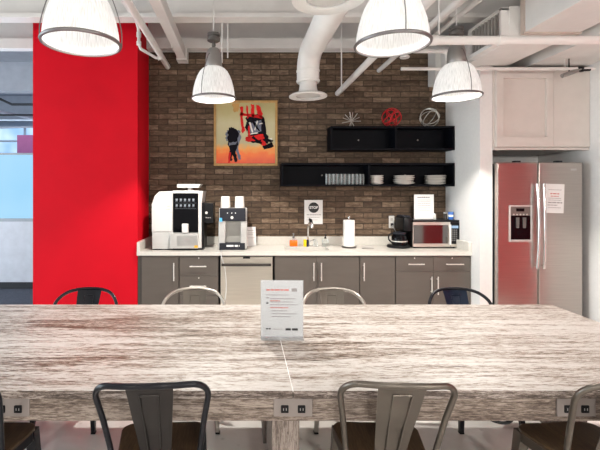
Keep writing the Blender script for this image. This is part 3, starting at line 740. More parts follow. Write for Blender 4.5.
# things by the sink
def bottle(name, x, y, prof, m, label, cat='bottle'):
    t = thing(name, label, cat, (x, y, CT)); MB().lathe(prof, 24).build('body', m, t); return t
def pump(t, z, m, s=1.0):
    MB().lathe([(.014 * s, z), (.014 * s, z + .02 * s), (.006 * s, z + .022 * s), (.006 * s, z + .05 * s), (.011 * s, z + .052 * s), (.011 * s, z + .06 * s), (0, z + .062 * s)], 14).tube([(0, 0, z + .055 * s), (.0, -.03 * s, z + .055 * s), (0, -.036 * s, z + .048 * s)], .005 * s, 8).build('pump', m, t)
x, y = wx(294, 4.98), 5.03
t = thing('soap_bottle', 'squat bottle of orange soap with a clear pump left of the sink', 'bottle', (x, y, CT))
MB().box(-.048, .048, -.025, .025, 0, .075, .01).build('body', orange_liquid, t)
MB().lathe([(.03, .075), (.026, .09), (.016, .098), (.016, .104), (0, .104)], 16).build('shoulder', clear_m, t)
pump(t, .10, mat('grey_pump', (.16, .17, .17), .4), 1.0)
x = wx(306.7, 4.98)
t = thing('sponge', 'yellow sponge with a dark scouring side standing behind the sink', 'sponge', (x + .0, 5.01, CT))
MB().box(-.033, -.002, -.03, .03, 0, .085, .006).build('foam', yellow_m, t)
MB().box(-.0015, .026, -.03, .03, 0, .08, .006).build('scourer', navy_m, t)
t = bottle('glass_jar', wx(316, 5.0), 5.03, [(0, 0), (.024, 0), (.027, .005), (.027, .055), (.02, .07), (.012, .08), (.012, .092), (0, .092)], clear_m, 'small clear jar between the faucet and the clear soap dispenser')
MB().lathe([(.014, .086), (.014, .1), (0, .101)], 14).build('lid', silver, t)
t = bottle('soap_dispenser', wx(325.6, 5.0), 5.02, [(0, 0), (.036, 0), (.041, .006), (.041, .07), (.038, .085), (.03, .095), (0, .1)], clear_m, 'clear soap dispenser with a black pump right of the faucet')
MB().lathe([(.036, .002), (.039, .006), (.039, .045), (0, .045)], 20).build('liquid', mat('milky_soap', (.62, .6, .55), .4), t)
pump(t, .095, black_plastic, .95)
# paper towel
Y = 4.92; x = wx(349, Y)
t = thing('paper_towel_holder', 'dark round paper towel stand with steel post behind a counter edge', 'holder', (x, Y, CT))
t['label'] = 'round dark base and steel post of the paper towel stand right of the sink'
MB().lathe([(0, 0), (.085, 0), (.088, .006), (.08, .014), (0, .016)], 32).build('base', mat('base_dark', (.12, .11, .10), .35, .6), t)
MB().tube([(0, 0, .014), (0, 0, .35)], .006, 8).lathe([(0, .345), (.012, .35), (.013, .368), (.008, .378), (0, .38)], 14).build('post', chrome, t)
MB().tube([(.092, .0, .012), (.092, 0, .035)], .008, 10).build('tension_arm', chrome, t)
b = MB(); b.lathe([(.02, .018), (.066, .018), (.067, .022), (.067, .326), (.066, .33), (.02, .33), (.02, .018)], 40)
r = b.build('paper_towel_roll', towel_paper); r.location = (x, Y, CT); tag(r, 'white roll of paper towels standing on its holder right of the sink', 'paper towel')
# flat tray
x = wx(368.5, 4.82)
tag(MB().lathe([(0, 0), (.07, 0), (.078, .007), (.074, .007), (.068, .003), (0, .003)], 32, M=Matrix.Translation((x, 4.84, CT + .0005)) @ Matrix.Scale(.55, 4, (0, 1, 0))).build('oval_dish', mat('dish_grey', (.33, .31, .29), .4)), 'flat grey oval dish lying on the counter right of the paper towels', 'dish')

# ------------------------------------------------------------------ coffee machine
Y = 4.70
x0, x1 = wx(152, Y), wx(201.5, Y); yb = 5.13
cm = thing('coffee_machine', 'large white and black automatic coffee machine at the left end of the counter', 'coffee machine', ((x0 + x1) / 2, 4.9, CT)); k = cm.location
def zc(py): return wz(py, Y)
xa = wx(173, Y)
# white left body with sloped top-left corner
poly = [(x0, CT + .03), (xa, CT + .03), (xa, zc(191)), (wx(159, Y), zc(191.5)), (wx(154.5, Y), zc(196)), (x0, zc(203))]
b = MB(); b.prism(poly, 'y', Y + .012, yb); rel(b.build('side_housing', white_plastic, cm), k)
rel(MB().box(x0 - .004, xa - .006, Y, Y + .03, zc(231.5), zc(203.8), .004).build('front_panel', white_plastic, cm), k)
rel(MB().box(x0 + .002, xa - .004, Y + .002, Y + .03, zc(249), zc(232.5), .003).build('lower_panel', mat('light_grey_plastic', (.48, .475, .46), .35), cm), k)
rel(MB().box(x0, x1, Y + .015, yb, CT, CT + .03).build('base', black_plastic, cm), k)
rel(MB().box(xa, wx(198.5, Y), Y + .02, yb, zc(248), zc(190.8)).build('core', white_plastic, cm), k)
rel(MB().prism([(wx(198.3, Y), zc(248)), (x1, zc(248)), (x1, zc(203)), (wx(203, Y), zc(191)), (wx(198.3, Y), zc(191))], 'y', Y + .002, yb).build('right_housing', white_plastic, cm), k)
rel(MB().box(xa - .002, wx(198.6, Y), Y - .004, Y + .025, zc(193.2), zc(190.5), .002).build('top_trim', white_plastic, cm), k)
sc = rel(MB().box(xa, wx(198.2, Y), Y - .002, Y + .02, zc(232.3), zc(193.4), .002).build('display_panel', black_gloss, cm), k)
b = MB()
for j, py in enumerate((199.6, 205.2)):
    for i in range(5):
        cx = wx(176.8 + i * 4.15, Y); cz = zc(py)
        b.lathe([(0, 0), (.010, 0), (.013, .022), (0, .022)], 12, (cx, Y - .0035, cz - .012), M=Matrix.Translation((0, 0, 0)))
        b.box(cx - .016, cx + .012, Y - .0035, Y - .002, cz - .02, cz - .016)
    b.box(wx(174.8, Y), wx(196, Y), Y - .0035, Y - .002, zc(py + 3.4) - .0015, zc(py + 3.4))
# flatten icons on the panel
for v in b.bm.verts:
    if v.co.y < Y - .0036 or v.co.y > Y - .002: v.co.y = max(Y - .0055, min(Y - .002, Y - .002 + (v.co.y - Y) * .05))
rel(b.build('drink_icons', mat('icon_grey', (.20, .22, .25), .4), sc), k)
rel(MB().box(wx(182.5, Y), wx(188.8, Y), Y - .055, Y, zc(232.5), zc(223.5), .006).build('spout', white_plastic, cm), k)
tr = rel(MB().box(wx(170.5, Y), wx(198.5, Y), Y - .045, Y + .02, zc(248), zc(233), .004).build('drip_tray', silver, cm), k)
b = MB()
for i in range(13): b.box(wx(177.5, Y), wx(197.5, Y), Y - .047, Y - .044, zc(245) + i * .0088, zc(245) + i * .0088 + .0032)
rel(b.build('grate', mat('grate_grey', (.35, .34, .33), .35, .6), tr), k)
rel(MB().box(wx(194.8, Y), wx(198.2, Y), Y - .048, Y - .044, zc(247.3), zc(244.8)).build('sticker', orange_lbl, tr), k)
rel(MB().prism([(wx(176, Y), zc(184)), (wx(200, Y), zc(184)), (wx(197.5, Y), zc(187.6)), (wx(176, Y), zc(187.6))], 'y', 4.78, 5.02).box(wx(186.5, Y), wx(190, Y), 4.82, 4.98, zc(190.8), zc(187.6)).build('hopper_lid', white_plastic, cm), k)
rel(MB().box(wx(201.5, Y) + .001, wx(203.6, Y), Y + .02, yb, CT, zc(203)).build('side_strip', black_plastic, cm), k)
sm = rel(MB().box(wx(203.6, Y), wx(213, Y), Y + .05, yb - .05, zc(223.5), zc(203.5), .004).build('side_module', black_plastic, cm), k)
rel(MB().tube([(wx(206, Y), Y + .046, zc(213)), (wx(206, Y), Y + .052, zc(213))], .016, 20).build('dial', white_plastic, sm), k)
text_lines(sm, [(wx(205, Y) - k[0], wx(210.5, Y) - k[0], zc(218.3) - k[2], .008)], Y + .0495 - k[1], grey_ink)
b = MB()
for px, py, w in ((167, 206.5, 3), (166, 209.5, 4.5), (170, 212.5, 2)): b.box(wx(px, Y), wx(px + w, Y), Y - .002, Y - .0003, zc(py), zc(py) + .008)
rel(b.build('front_marks', mat('panel_marks', (.45, .42, .38), .5), cm), k)

# ------------------------------------------------------------------ water dispenser
Y = 4.72
x0, x1 = wx(218.4, Y), wx(247.2, Y)
wd = thing('water_dispenser', 'silver and charcoal countertop drink dispenser beside the coffee machine', 'dispenser', ((x0 + x1) / 2, 4.88, CT)); k = wd.location
zt = zc(208.3)
rel(MB().box(x0, x1, Y + .12, 5.1, CT + .008, zt - .005, .006).build('body', silver, wd), k)
for a, c in ((x0, wx(225.5, Y)), (wx(240.5, Y), x1)):
    rel(MB().box(a, c, Y + .004, Y + .125, CT + .01, zc(220.5), .012).build('side_column', silver, wd), k)
rel(MB().prism([(wx(225, Y) + .03 * math.cos(a), Y + .12 - .035 * math.sin(a)) for a in [PI * i / 8 for i in range(9)]], 'z', CT + .03, zc(221)).build('niche_column', mat('niche_silver', (.42, .41, .38), .4, .4), wd), k) if False else None
rel(MB().box(wx(225, Y), wx(241, Y), Y + .105, Y + .125, CT + .03, zc(221), .002).build('niche', mat('niche_silver', (.42, .41, .38), .4, .4), wd), k)
hd = rel(MB().box(x0 + .015, wx(245.6, Y), Y - .012, Y + .14, zc(221), zt, .006).build('control_head', charcoal, wd), k)
b = MB()
for px in (227.6, 231.8, 235.5): b.tube([(wx(px, Y), Y - .015, zc(213)), (wx(px, Y), Y - .010, zc(213))], .006, 10)
rel(b.build('indicator', white_ink, hd), k)
rel(MB().tube([(wx(232, Y), Y - .018, zc(217.5)), (wx(232, Y), Y - .010, zc(217.5))], .017, 20).build('button', white_plastic, hd), k)
rel(MB().box(x0 + .012, wx(245, Y), Y - .01, Y + .11, CT, zc(243), .006).build('drip_base', charcoal, wd), k)
text_lines(wd, [(wx(226.5, Y) - k[0], wx(239.5, Y) - k[0], zc(246.6) - k[2], .020)], Y - .0103 - k[1], white_ink, 'lettering')
rel(MB().box(wx(219.6, Y), wx(222.2, Y), Y - .014, Y + .003, zc(221.5), zc(217.8)).build('blue_sticker', blue_light, wd), k)
def cup(x, y, label):
    t = MB().lathe([(0, .135), (.048, .135), (.052, .131), (.059, .012), (.060, .010), (.060, .002), (.057, 0), (.054, .002), (.042, .128), (0, .128)], 28).build('paper_cup', ivory)
    t.location = (x, y, zt + .0005); return tag(t, label, 'cup', 'white cups on the drink dispenser')
cup(wx(225.4, 4.84), 4.86, 'upside-down white cup on the dispenser, nearer the coffee machine')
cup(wx(239.6, 4.84), 4.86, 'upside-down white cup on the dispenser, farther from the coffee machine')
# leaflet leaning behind dispenser
xl0 = wx(252, 5.02)
t = thing('leaflet', 'white printed card standing on the counter right of the drink dispenser', 'card', (xl0, 5.04, CT), 0.25)
MB().box(-.062, .055, 0, .004, .002, .235, M=Matrix.Rotation(-.12, 4, 'X')).build('sheet', paper, t)
o = text_lines(t, [(-.05, .03, .19, .006), (-.05, .04, .16, .004), (-.05, .02, .14, .004), (-.05, .04, .1, .004)], -.0006, grey_ink); o.rotation_euler.x = -.12

# ------------------------------------------------------------------ coffee maker, microwave
Y = 4.93
cx = wx(402, Y)
dk = thing('drip_coffee_maker', 'black drip coffee maker left of the microwave', 'coffee maker', (cx, Y, CT)); 
MB().lathe([(0, 0), (.125, 0), (.133, .008), (.133, .022), (.125, .032), (0, .034)], 36, (-.043, 0, 0)).build('base', black_plastic, dk)
MB().box(.03, .088, .03, .2, .036, .34, .02).build('water_tank', black_plastic, dk)
MB().box(-.02, .09, -.10, .19, .20, .37, .025).build('brew_head', black_plastic, dk)
MB().box(-.01, .08, -.06, .15, .367, .385, .008).build('lid', charcoal, dk)
cf = thing('coffee_carafe', 'dark glass carafe sitting on the black drip coffee maker', 'carafe', (cx - .045, Y - .03, CT + .0345))
MB().lathe([(0, 0), (.078, 0), (.088, .01), (.09, .05), (.088, .1), (.075, .125), (.070, .13)], 32).build('glass', black_gloss, cf)
MB().lathe([(.071, .127), (.074, .135), (.072, .15), (.03, .158), (0, .158)], 32).build('lid', charcoal, cf)
MB().lathe([(.0895, .04), (.0915, .042), (.0915, .052), (.0895, .054)], 32).build('band', nickel, cf)
MB().tube(smooth_path([(-.075, 0, .135), (-.12, 0, .12), (-.125, 0, .07), (-.092, 0, .03)], 5), .009, 8).build('handle', black_plastic, cf)

Y = 4.85
x0, x1 = wx(412.5, Y), wx(459.6, Y); z0 = CT + .012; z1 = wz(221.0, Y)
mw = thing('microwave', 'black and stainless microwave oven at the right end of the counter', 'microwave', ((x0 + x1) / 2, Y + .15, CT)); k = mw.location
yb = 5.148
rel(MB().box(x0, x1, Y + .02, yb, z0, z1 + .01, .004).build('body', black_plastic, mw), k)
rel(MB().box(x0, x1, Y, Y + .022, z1 - .045 + .035, z1 + .01, .003).build('top_trim', black_plastic, mw), k)
xd = wx(450.3, Y)
dr = rel(MB().box(x0 + .002, xd, Y - .004, Y + .02, z0 + .004, z1 - .012, .003).build('door', mat_steel('microwave_steel', (.68, .63, .58), .3), mw), k)
rel(MB().box(x0 + .012, wx(447.8, Y), Y - .007, Y, z0 + .045, z1 - .047, .002).build('window', mat('mirror_dark_glass', (.17, .155, .15), .06, .95), dr), k)
rel(MB().box(wx(448.2, Y), wx(450.2, Y), Y - .03, Y - .018, z0 + .03, z1 - .04, .004).box(wx(448.4, Y), wx(450, Y), Y - .02, Y, z0 + .04, z0 + .06).box(wx(448.4, Y), wx(450, Y), Y - .02, Y, z1 - .075, z1 - .055).build('handle', white_metal, dr), k)
cp = rel(MB().box(xd + .002, x1 - .002, Y - .004, Y + .02, z0 + .004, z1 - .012, .003).build('control_panel', black_plastic, mw), k)
rel(MB().box(xd + .012, x1 - .018, Y - .006, Y - .003, z1 - .085, z1 - .055).build('display', mat('lcd_blue', (.25, .38, .55), .3), cp), k)
b = MB()
for r in range(6):
    for c in range(3): b.box(xd + .013 + c * .024, xd + .030 + c * .024, Y - .006, Y - .003, z1 - .115 - r * .024, z1 - .10 - r * .024)
rel(b.build('keypad', mat('key_grey', (.12, .12, .12), .5), cp), k)
rel(MB().box(xd + .002, x1 - .003, Y - .007, Y - .003, z0 + .006, z0 + .04, .002).build('lower_bar', MATS.get('x') or mat('bar_steel', (.68, .63, .58), .3, 1.0), cp), k)
for fx_ in (x0 + .04, x1 - .04):
    for fy_ in (Y + .05, yb - .05):
        rel(MB().lathe([(0, 0), (.012, 0), (.014, .012), (0, .012)], 12, (fx_, fy_, CT)).build('foot', black_plastic, mw), k)
# notice on the microwave
zm = z1 + .0105
Y = 5.02
t = thing('notice', 'white printed notice standing on top of the microwave', 'sign', (wx(424, Y), Y, zm))
hh = wz(194.5, Y) - zm
MB().box(-.12, .12, 0, .003, .001, hh).build('sheet', paper, t)
MB().box(-.122, .122, .0035, .0055, 0, hh + .003).box(-.122, .122, -.0, .05, 0, .002).build('acrylic_stand', acrylic, t)
text_lines(t, [(-.08, .07, hh - .04, .010)], -.0003, ink)
text_lines(t, [(-.08, .08, hh - .07 - i * .022, .005) for i in range(7)], -.0003, grey_ink)
t = thing('beverage_can', 'small blue and white can standing on the right end of the microwave', 'can', (wx(450.8, 4.95), 4.95, zm))
MB().lathe([(0, 0), (.026, 0), (.03, .006), (.03, .085), (.026, .092), (0, .092)], 24).build('body', blue_m, t)
MB().lathe([(.0305, .035), (.0305, .058)], 24).build('label_band', white_ink, t)
t = thing('dark_jar', 'small dark jar with pale lid between the notice and the blue can', 'jar', (wx(445.3, 5.0), 5.0, zm))
MB().lathe([(0, 0), (.018, 0), (.02, .005), (.02, .07), (0, .072)], 20).build('body', mat('jar_brown', (.05, .04, .035), .3), t)
MB().lathe([(.021, .07), (.021, .085), (0, .086)], 20).build('lid', silver, t)
t = thing('salt_shaker', 'tiny white shaker at the right edge of the microwave notice', 'shaker', (wx(434.8, 4.97), 4.97, zm))
MB().lathe([(0, 0), (.014, 0), (.015, .005), (.012, .06), (0, .062)], 16).build('body', white_plastic, t)
MB().lathe([(.013, .06), (.012, .072), (0, .076)], 16).build('lid', chrome, t)

# ------------------------------------------------------------------ wall things
# outlet
x0, x1, z0, z1 = wx(388.7, WY), wx(394.2, WY), wz(228, WY), wz(215.8, WY)
ol = thing('wall_outlet', 'white wall outlet with a plug on the brick left of the microwave', 'outlet', ((x0 + x1) / 2, WY, (z0 + z1) / 2)); k = ol.location
rel(MB().box(x0, x1, WY - .007, WY - .001, z0, z1, .002).build('plate', white_plastic, ol), k)
b = MB()
for zc_ in (z0 + .045, z1 - .045): b.box(k[0] - .016, k[0] + .016, WY - .009, WY - .006, zc_ - .02, zc_ + .02, .004)
rel(b.build('receptacle', mat('recept_grey', (.45, .43, .40), .4), ol), k)
pc = thing('appliance_cord', 'grey cord running from the wall outlet plug down to the coffee maker', 'cable', (k[0], WY - .03, z0)); kk = pc.location
rel(MB().box(k[0] - .014, k[0] + .014, WY - .035, WY - .0095, z0 + .03, z0 + .062, .005).build('plug', charcoal, pc), kk)
rel(MB().tube(smooth_path([(k[0], WY - .035, z0 + .04), (k[0] + .01, WY - .06, z0 + .0), (k[0] + .035, WY - .07, z0 - .06), (k[0] + .02, WY - .05, z0 - .14), (k[0] + .0, WY - .05, z0 - .2), (k[0] + .02, WY - .06, CT + .006)], 6), .0045, 8).build('cord', mat('cord_grey', (.45, .43, .41), .5), pc), kk)
# stop sign
x0, x1, z0, z1 = wx(304.3, WY), wx(322.6, WY), wz(224, WY), wz(200, WY)
st = thing('stop_notice', 'white paper notice with a black STOP circle on the brick above the faucet', 'sign', ((x0 + x1) / 2, WY - .001, (z0 + z1) / 2)); k = st.location
rel(MB().box(x0, x1, WY - .006, WY - .001, z0, z1).build('sheet', paper, st), k)
cz = wz(207.6, WY)
dcx = wx(313.6, WY)
d = rel(MB().tube([(dcx, WY - .0075, cz), (dcx, WY - .005, cz)], .066, 40).build('black_circle', ink, st), k)
text_mesh('stop_lettering', 'STOP', .045, white_ink, d, Matrix.Translation((dcx - k[0], WY - .0085 - k[1], cz - k[2])) @ Matrix.Rotation(PI / 2, 4, 'X'), .0006, .002)
text_lines(st, [(x0 + .03 - k[0], x1 - .02 - k[0], wz(215, WY) - k[2], .008), (x0 + .04 - k[0], x1 - .04 - k[0], wz(217.6, WY) - k[2], .005), (x0 + .02 - k[0], x1 - .06 - k[0], wz(220, WY) - k[2], .004)], WY - .0062 - k[1], grey_ink)
# painting
x0, x1, z0, z1 = wx(214, WY), wx(277.3, WY), wz(166, WY), wz(101, WY)
pa = thing('painting', 'framed abstract painting of red, black and orange blotches on the brick', 'painting', ((x0 + x1) / 2, WY, (z0 + z1) / 2)); k = pa.location
fw = .03
b = MB(); yf = WY - .045
b.box(x0, x1, yf, WY - .001, z0, z0 + fw, .003).box(x0, x1, yf, WY - .001, z1 - fw, z1, .003).box(x0, x0 + fw, yf, WY - .001, z0 + fw, z1 - fw, .003).box(x1 - fw, x1, yf, WY - .001, z0 + fw, z1 - fw, .003)
rel(b.build('frame', gold_wood, pa), k)
cv = rel(MB().box(x0 + fw, x1 - fw, WY - .028, WY - .003, z0 + fw, z1 - fw).build('canvas', art_m, pa), k)
def blot(pts, m, name, lay, jit=.012):
    """a thin ragged patch of paint on the canvas"""
    b = MB(); y1 = WY - .0281 - .0004 * lay
    P = [(wx(px, WY), wz(py, WY)) for px, py in pts]; Q = []
    for i, p in enumerate(P):
        q = P[(i + 1) % len(P)]
        for j in range(4):
            t_ = j / 4; Q.append((p[0] + (q[0] - p[0]) * t_ + random.uniform(-jit, jit), p[1] + (q[1] - p[1]) * t_ + random.uniform(-jit, jit)))
    b.prism(Q, 'y', y1 - .0003, y1)
    rel(b.build(name, m, cv, False), k)
blot([(228, 130), (231, 127), (235, 129), (239, 133), (238, 145), (236, 153), (237, 162), (234, 163), (233, 155), (232, 162), (229, 162), (230, 152), (228, 142)], art_black, 'paint_black', 1)
blot([(229, 143), (237, 142), (236, 145), (229, 146)], art_grey, 'paint_slate', 2, .006)
blot([(246, 118), (252, 113), (259, 115), (264, 118), (265, 128), (267, 135), (270, 142), (264, 146), (258, 143), (250, 142), (247, 134)], art_black, 'paint_black', 1)
blot([(249, 124), (261, 121), (262, 132), (250, 134)], art_grey, 'paint_slate', 2)
for q in ([(240, 107), (243, 107), (243, 121), (245, 131), (242, 134), (241, 124)], [(246, 106), (248, 106), (249, 118), (247, 119)], [(251, 105), (254, 105), (254, 118), (251, 116)], [(256, 105), (259, 106), (263, 114), (261, 119), (257, 114)], [(240, 113), (262, 116), (262, 119), (240, 116)],
          [(246, 137), (263, 134), (264, 139), (256, 141), (248, 142), (245, 141)], [(262, 139), (268, 146), (265, 149), (260, 143)], [(248, 126), (250, 126), (250, 138), (248, 138)]):
    blot(q, art_red, 'paint_red', 3, .006)
blot([(229, 153), (231, 152), (230, 163), (228, 163)], art_red, 'paint_red', 3, .005)
for q in ([(249, 123), (250.5, 122.5), (253, 132), (252, 133)], [(257, 121), (258, 121.5), (255, 131), (254, 130)], [(259, 124), (262, 123), (262.5, 124), (259, 125)], [(250, 134), (258, 132.6), (258, 133.6), (250, 135)]):
    blot(q, art_white, 'paint_white', 4, .003)
for q in ([(252, 119), (256, 124), (260, 131), (259, 132), (254, 126), (251, 120)], [(262, 118), (265, 122), (266, 134), (263, 130)], [(246, 122), (249, 124), (247, 133), (245, 128)], [(253, 136), (262, 143), (261, 145), (252, 138)], [(265, 137), (273, 141), (271, 144), (265, 140)]):
    blot(q, art_black, 'paint_black', 4, .006)
for q in ([(232, 128), (240, 131), (241, 138), (238, 150), (241, 158), (238, 160), (235, 148)], [(226, 133), (229, 130), (228, 142), (226, 141)]):
    blot(q, art_grey, 'paint_slate', 0.5, .012)
blot([(269, 139), (272, 138), (272, 142), (270, 143)], art_white, 'paint_white', 4, .004)
blot([(262, 146), (272, 143), (274, 147), (264, 150)], art_black, 'paint_black', 4, .006)
blot([(232, 103), (240, 104), (238, 112), (234, 113)], art_ochre, 'paint_ochre', 1, .01)

# shelves
SF = 4.95
def shelf(px0, px1, py0, py1, div, label):
    x0, x1, z0, z1 = wx(px0, SF), RX - .003, wz(py1, SF), wz(py0, SF)
    t = thing('wall_shelf', label, 'shelf', ((x0 + x1) / 2, WY, z0), group='black box shelves on the brick wall'); k = t.location
    th = .022
    rel(MB().box(x0, x1, SF, WY - .001, z1 - th, z1, .001).build('top_panel', shelf_black, t), k)
    rel(MB().box(x0, x1, SF, WY - .001, z0, z0 + th, .001).build('bottom_panel', shelf_black, t), k)
    for a in (x0, x1 - th): rel(MB().box(a, a + th, SF, WY - .001, z0 + th, z1 - th).build('end_panel', shelf_black, t), k)
    rel(MB().box(x0 + th, x1 - th, WY - .012, WY - .002, z0 + th, z1 - th).build('back_panel', shelf_black, t), k)
    d = wx(div, SF); rel(MB().box(d - th / 2, d + th / 2, SF, WY - .012, z0 + th, z1 - th).build('divider', shelf_black, t), k)
    for a, c in ((x0, d), (d, x1)):
        q = (a + c) / 2
        rel(MB().tube([(q, WY - .014, (z0 + z1) / 2), (q, WY - .0115, (z0 + z1) / 2)], .01, 12).build('screw_cap', grille_m, t), k)
    return x0, x1, z0 + th, z1
_, _, _, ut = shelf(331, 455, 126, 150, 396, 'upper black box shelf on the brick wall carrying three wire ornaments')
_, _, lb, _ = shelf(281.5, 455, 163, 186.3, 369.5, 'lower black box shelf on the brick wall holding glasses and white plates')
# wire ornaments
SYM = 5.06
def circ(c, r, n1, n2, n=36): return [c + n1 * (r * math.cos(2 * PI * i / n)) + n2 * (r * math.sin(2 * PI * i / n)) for i in range(n)]
def ornament(name, px, r, m, label, rings, tr=.006, kind='ring'):
    c0 = Vector((wx(px, SYM), SYM, ut + r + .003))
    b = MB()
    for ax in rings:
        ax = Vector(ax).normalized(); a = ax.orthogonal().normalized(); bb = ax.cross(a)
        b.tube(circ(Vector((0, 0, 0)), r - tr, a, bb), tr, 8, True)
    o = b.build(name, m); o.location = c0; return tag(o, label, 'ornament', 'wire ornaments on the upper shelf')
ornament('wire_sphere', 391.5, .118, red_wire, 'red wire sphere ornament, middle one on the upper shelf', [(1, .1, .3), (.1, 1, .2), (.6, .3, -.8), (-.5, .4, .9), (.8, -.5, .6), (.3, .8, .9), (-.9, .3, .4)], .0046)
ornament('wire_sphere', 429.5, .118, silver_wire, 'open silver wire sphere ornament at the right end of the upper shelf', [(.1, 1, .1), (.75, .55, .5), (-.6, .6, .65), (.5, .7, -.65)], .0055)
b = MB()
sv = [(-1, -.1, .35), (-.72, .1, .78), (-.25, -.2, 1), (.2, .2, 1), (.65, -.1, .85), (1, .15, .5), (1, .0, .0), (-.95, .2, -.15), (.3, -.9, .5), (-.4, -.8, .4)]
for v in sv:
    v = Vector(v).normalized() * .115; b.tube([(0, 0, 0), v], .0048, 7)
for v in ((-.5, -.3, -1), (.35, -.4, -1), (0.0, .6, -1)):
    b.tube([(0, 0, 0), Vector(v).normalized() * .085], .0048, 7)
o = b.build('wire_burst', silver_wire); o.location = (wx(351.5, SYM), SYM, ut + .077); tag(o, 'spiky silver wire burst ornament at the left end of the upper shelf', 'ornament', 'wire ornaments on the upper shelf')
# glasses
gl = None
gx = [327.6, 331.4, 335.4, 339.4, 343.2, 347.0, 351.0, 354.8, 358.6, 362.2]
for i, px in enumerate(gx):
    yy = 5.03 if i % 2 else 5.0
    if gl is None:
        o = gl = MB().lathe([(0, 0), (.021, 0), (.023, .003), (.024, .128), (.0225, .128), (.0215, .008), (0, .008)], 20).build('drinking_glass', clear_m)
    else:
        o = gl.copy(); COL.objects.link(o)
    o.location = (wx(px, yy), yy, lb + .0005)
    tag(o, 'clear drinking glass in the row on the lower black shelf', 'glass', 'drinking glasses on the lower shelf')
# plates / bowls stacks
def stack(px0, px1, n, step, prof_h, label_kind, where, group):
    base = None; yy = 5.03
    r = (wx(px1, yy) - wx(px0, yy)) / 2
    words = {0: 'bottom', n - 1: 'top'}
    names = ['bottom', 'second', 'third', 'fourth', 'fifth', 'sixth', 'seventh']
    rr = min(r, .124)
    for i in range(n):
        if base is None:
            o = base = MB().lathe([(0, 0), (rr * .55, 0), (rr * .6, .003), (rr * .86, prof_h * .55), (rr, prof_h), (rr * .985, prof_h + .003), (rr * .84, prof_h * .55 + .005), (rr * .55, .005), (0, .005)], 40).build(label_kind, ivory)
        else:
            o = base.copy(); COL.objects.link(o)
        o.location = ((wx(px0, yy) + wx(px1, yy)) / 2 + random.uniform(-.006, .006), yy + random.uniform(-.003, .0), lb + .0005 + i * step)
        pos = 'top' if i == n - 1 else names[i]
        tag(o, f'{pos if pos in ("top", "bottom") else pos + " lowest"} white {label_kind.split("_")[1]} of {where}', 'plate' if 'plate' in label_kind else 'bowl', group)
stack(369.8, 383.5, 5, .0215, .022, 'small_bowl', 'the narrow stack beside the lower shelf divider', 'white bowls stacked on the lower shelf')
stack(393, 414.2, 5, .0215, .020, 'serving_bowl', 'the middle stack on the lower shelf', 'white serving bowls stacked on the lower shelf')
stack(422, 448, 6, .0185, .015, 'dinner_plate', 'the stack at the right end of the lower shelf', 'white plates stacked on the lower shelf')

# ------------------------------------------------------------------ fridge and cabinet above
FYr = 4.37
fx0, fx1 = 2.708, 3.622
fz = wz(162.3, FYr)
fr = thing('refrigerator', 'stainless steel side-by-side refrigerator at the right', 'refrigerator', ((fx0 + fx1) / 2, 4.75, 0)); k = fr.location
rel(MB().box(fx0 + .004, fx1 - .004, FYr + .075, WY - .02, .02, fz - .012, .004).build('body', charcoal, fr), k)
rel(MB().box(fx0 + .02, fx1 - .02, FYr + .03, FYr + .07, .02, .11).build('toe_grille', black_plastic, fr), k)
xs = wx(538.3, FYr)
dl = rel(MB().box(fx0, xs - .003, FYr, FYr + .07, .12, fz, .012).build('freezer_door', steel, fr), k)
dr = rel(MB().box(xs + .003, fx1, FYr, FYr + .07, .12, fz, .012).build('fridge_door', steel, fr), k)
for side, d in ((-1, dl), (1, dr)):
    hx = xs + side * .036
    zt_, zb_ = wz(184, FYr), wz(268, FYr)
    n = 12
    pts = [(hx + side * -.006 * math.sin(PI * i / n), FYr - .035 - .022 * math.sin(PI * i / n), zb_ + (zt_ - zb_) * i / n) for i in range(n + 1)]
    b = MB(); b.tube(pts, .0135, 12)
    for z in (zb_ + .03, zt_ - .03): b.tube([(hx, FYr + .003, z), (hx, FYr - .042, z)], .011, 10)
    rel(b.build('handle', chrome, d), k)
# ice and water dispenser
a0, a1, c0, c1 = wx(509, FYr), wx(531.6, FYr), wz(242, FYr), wz(205.3, FYr)
ds = rel(MB().box(a0, a1, FYr - .008, FYr + .004, c0, c0 + .018, .002).box(a0, a1, FYr - .008, FYr + .004, c1 - .014, c1, .002).box(a0, a0 + .014, FYr - .008, FYr + .004, c0 + .018, c1 - .014).box(a1 - .014, a1, FYr - .008, FYr + .004, c0 + .018, c1 - .014).build('dispenser_frame', silver, dl), k)
cm_ = c1 - .11
rel(MB().box(a0 + .014, a1 - .014, FYr - .004, FYr + .004, cm_, c1 - .014).build('dispenser_panel', mat('panel_grey', (.17, .16, .145), .3, .5), dl), k)
rel(MB().box(wx(516, FYr), wx(524, FYr), FYr - .006, FYr - .003, wz(211.3, FYr), wz(208.3, FYr)).build('display', black_gloss, dl), k)
b = MB()
for i in range(5): b.tube([(wx(513.5 + i * 3.3, FYr), FYr - .006, wz(214.5, FYr)), (wx(513.5 + i * 3.3, FYr), FYr - .003, wz(214.5, FYr))], .008, 10)
rel(b.build('dispenser_button', silver, dl), k)
rel(MB().box(a0 + .014, a1 - .014, FYr - .0025, FYr + .003, c0 + .018, cm_).build('dispenser_cavity', black_gloss, dl), k)
b = MB()
for px in (517.2, 524): b.prism([(wx(px - 1.6, FYr), wz(217.5, FYr)), (wx(px + 1.6, FYr), wz(217.5, FYr)), (wx(px + 1.2, FYr), wz(228, FYr)), (wx(px - 1.2, FYr), wz(228, FYr))], 'y', FYr - .012, FYr - .003)
rel(b.build('dispenser_paddle', mat('paddle_grey', (.10, .095, .09), .3), dl), k)
rel(MB().box(a0 + .014, a1 - .014, FYr - .022, FYr, c0 + .01, c0 + .026, .003).build('drip_shelf', silver, dl), k)
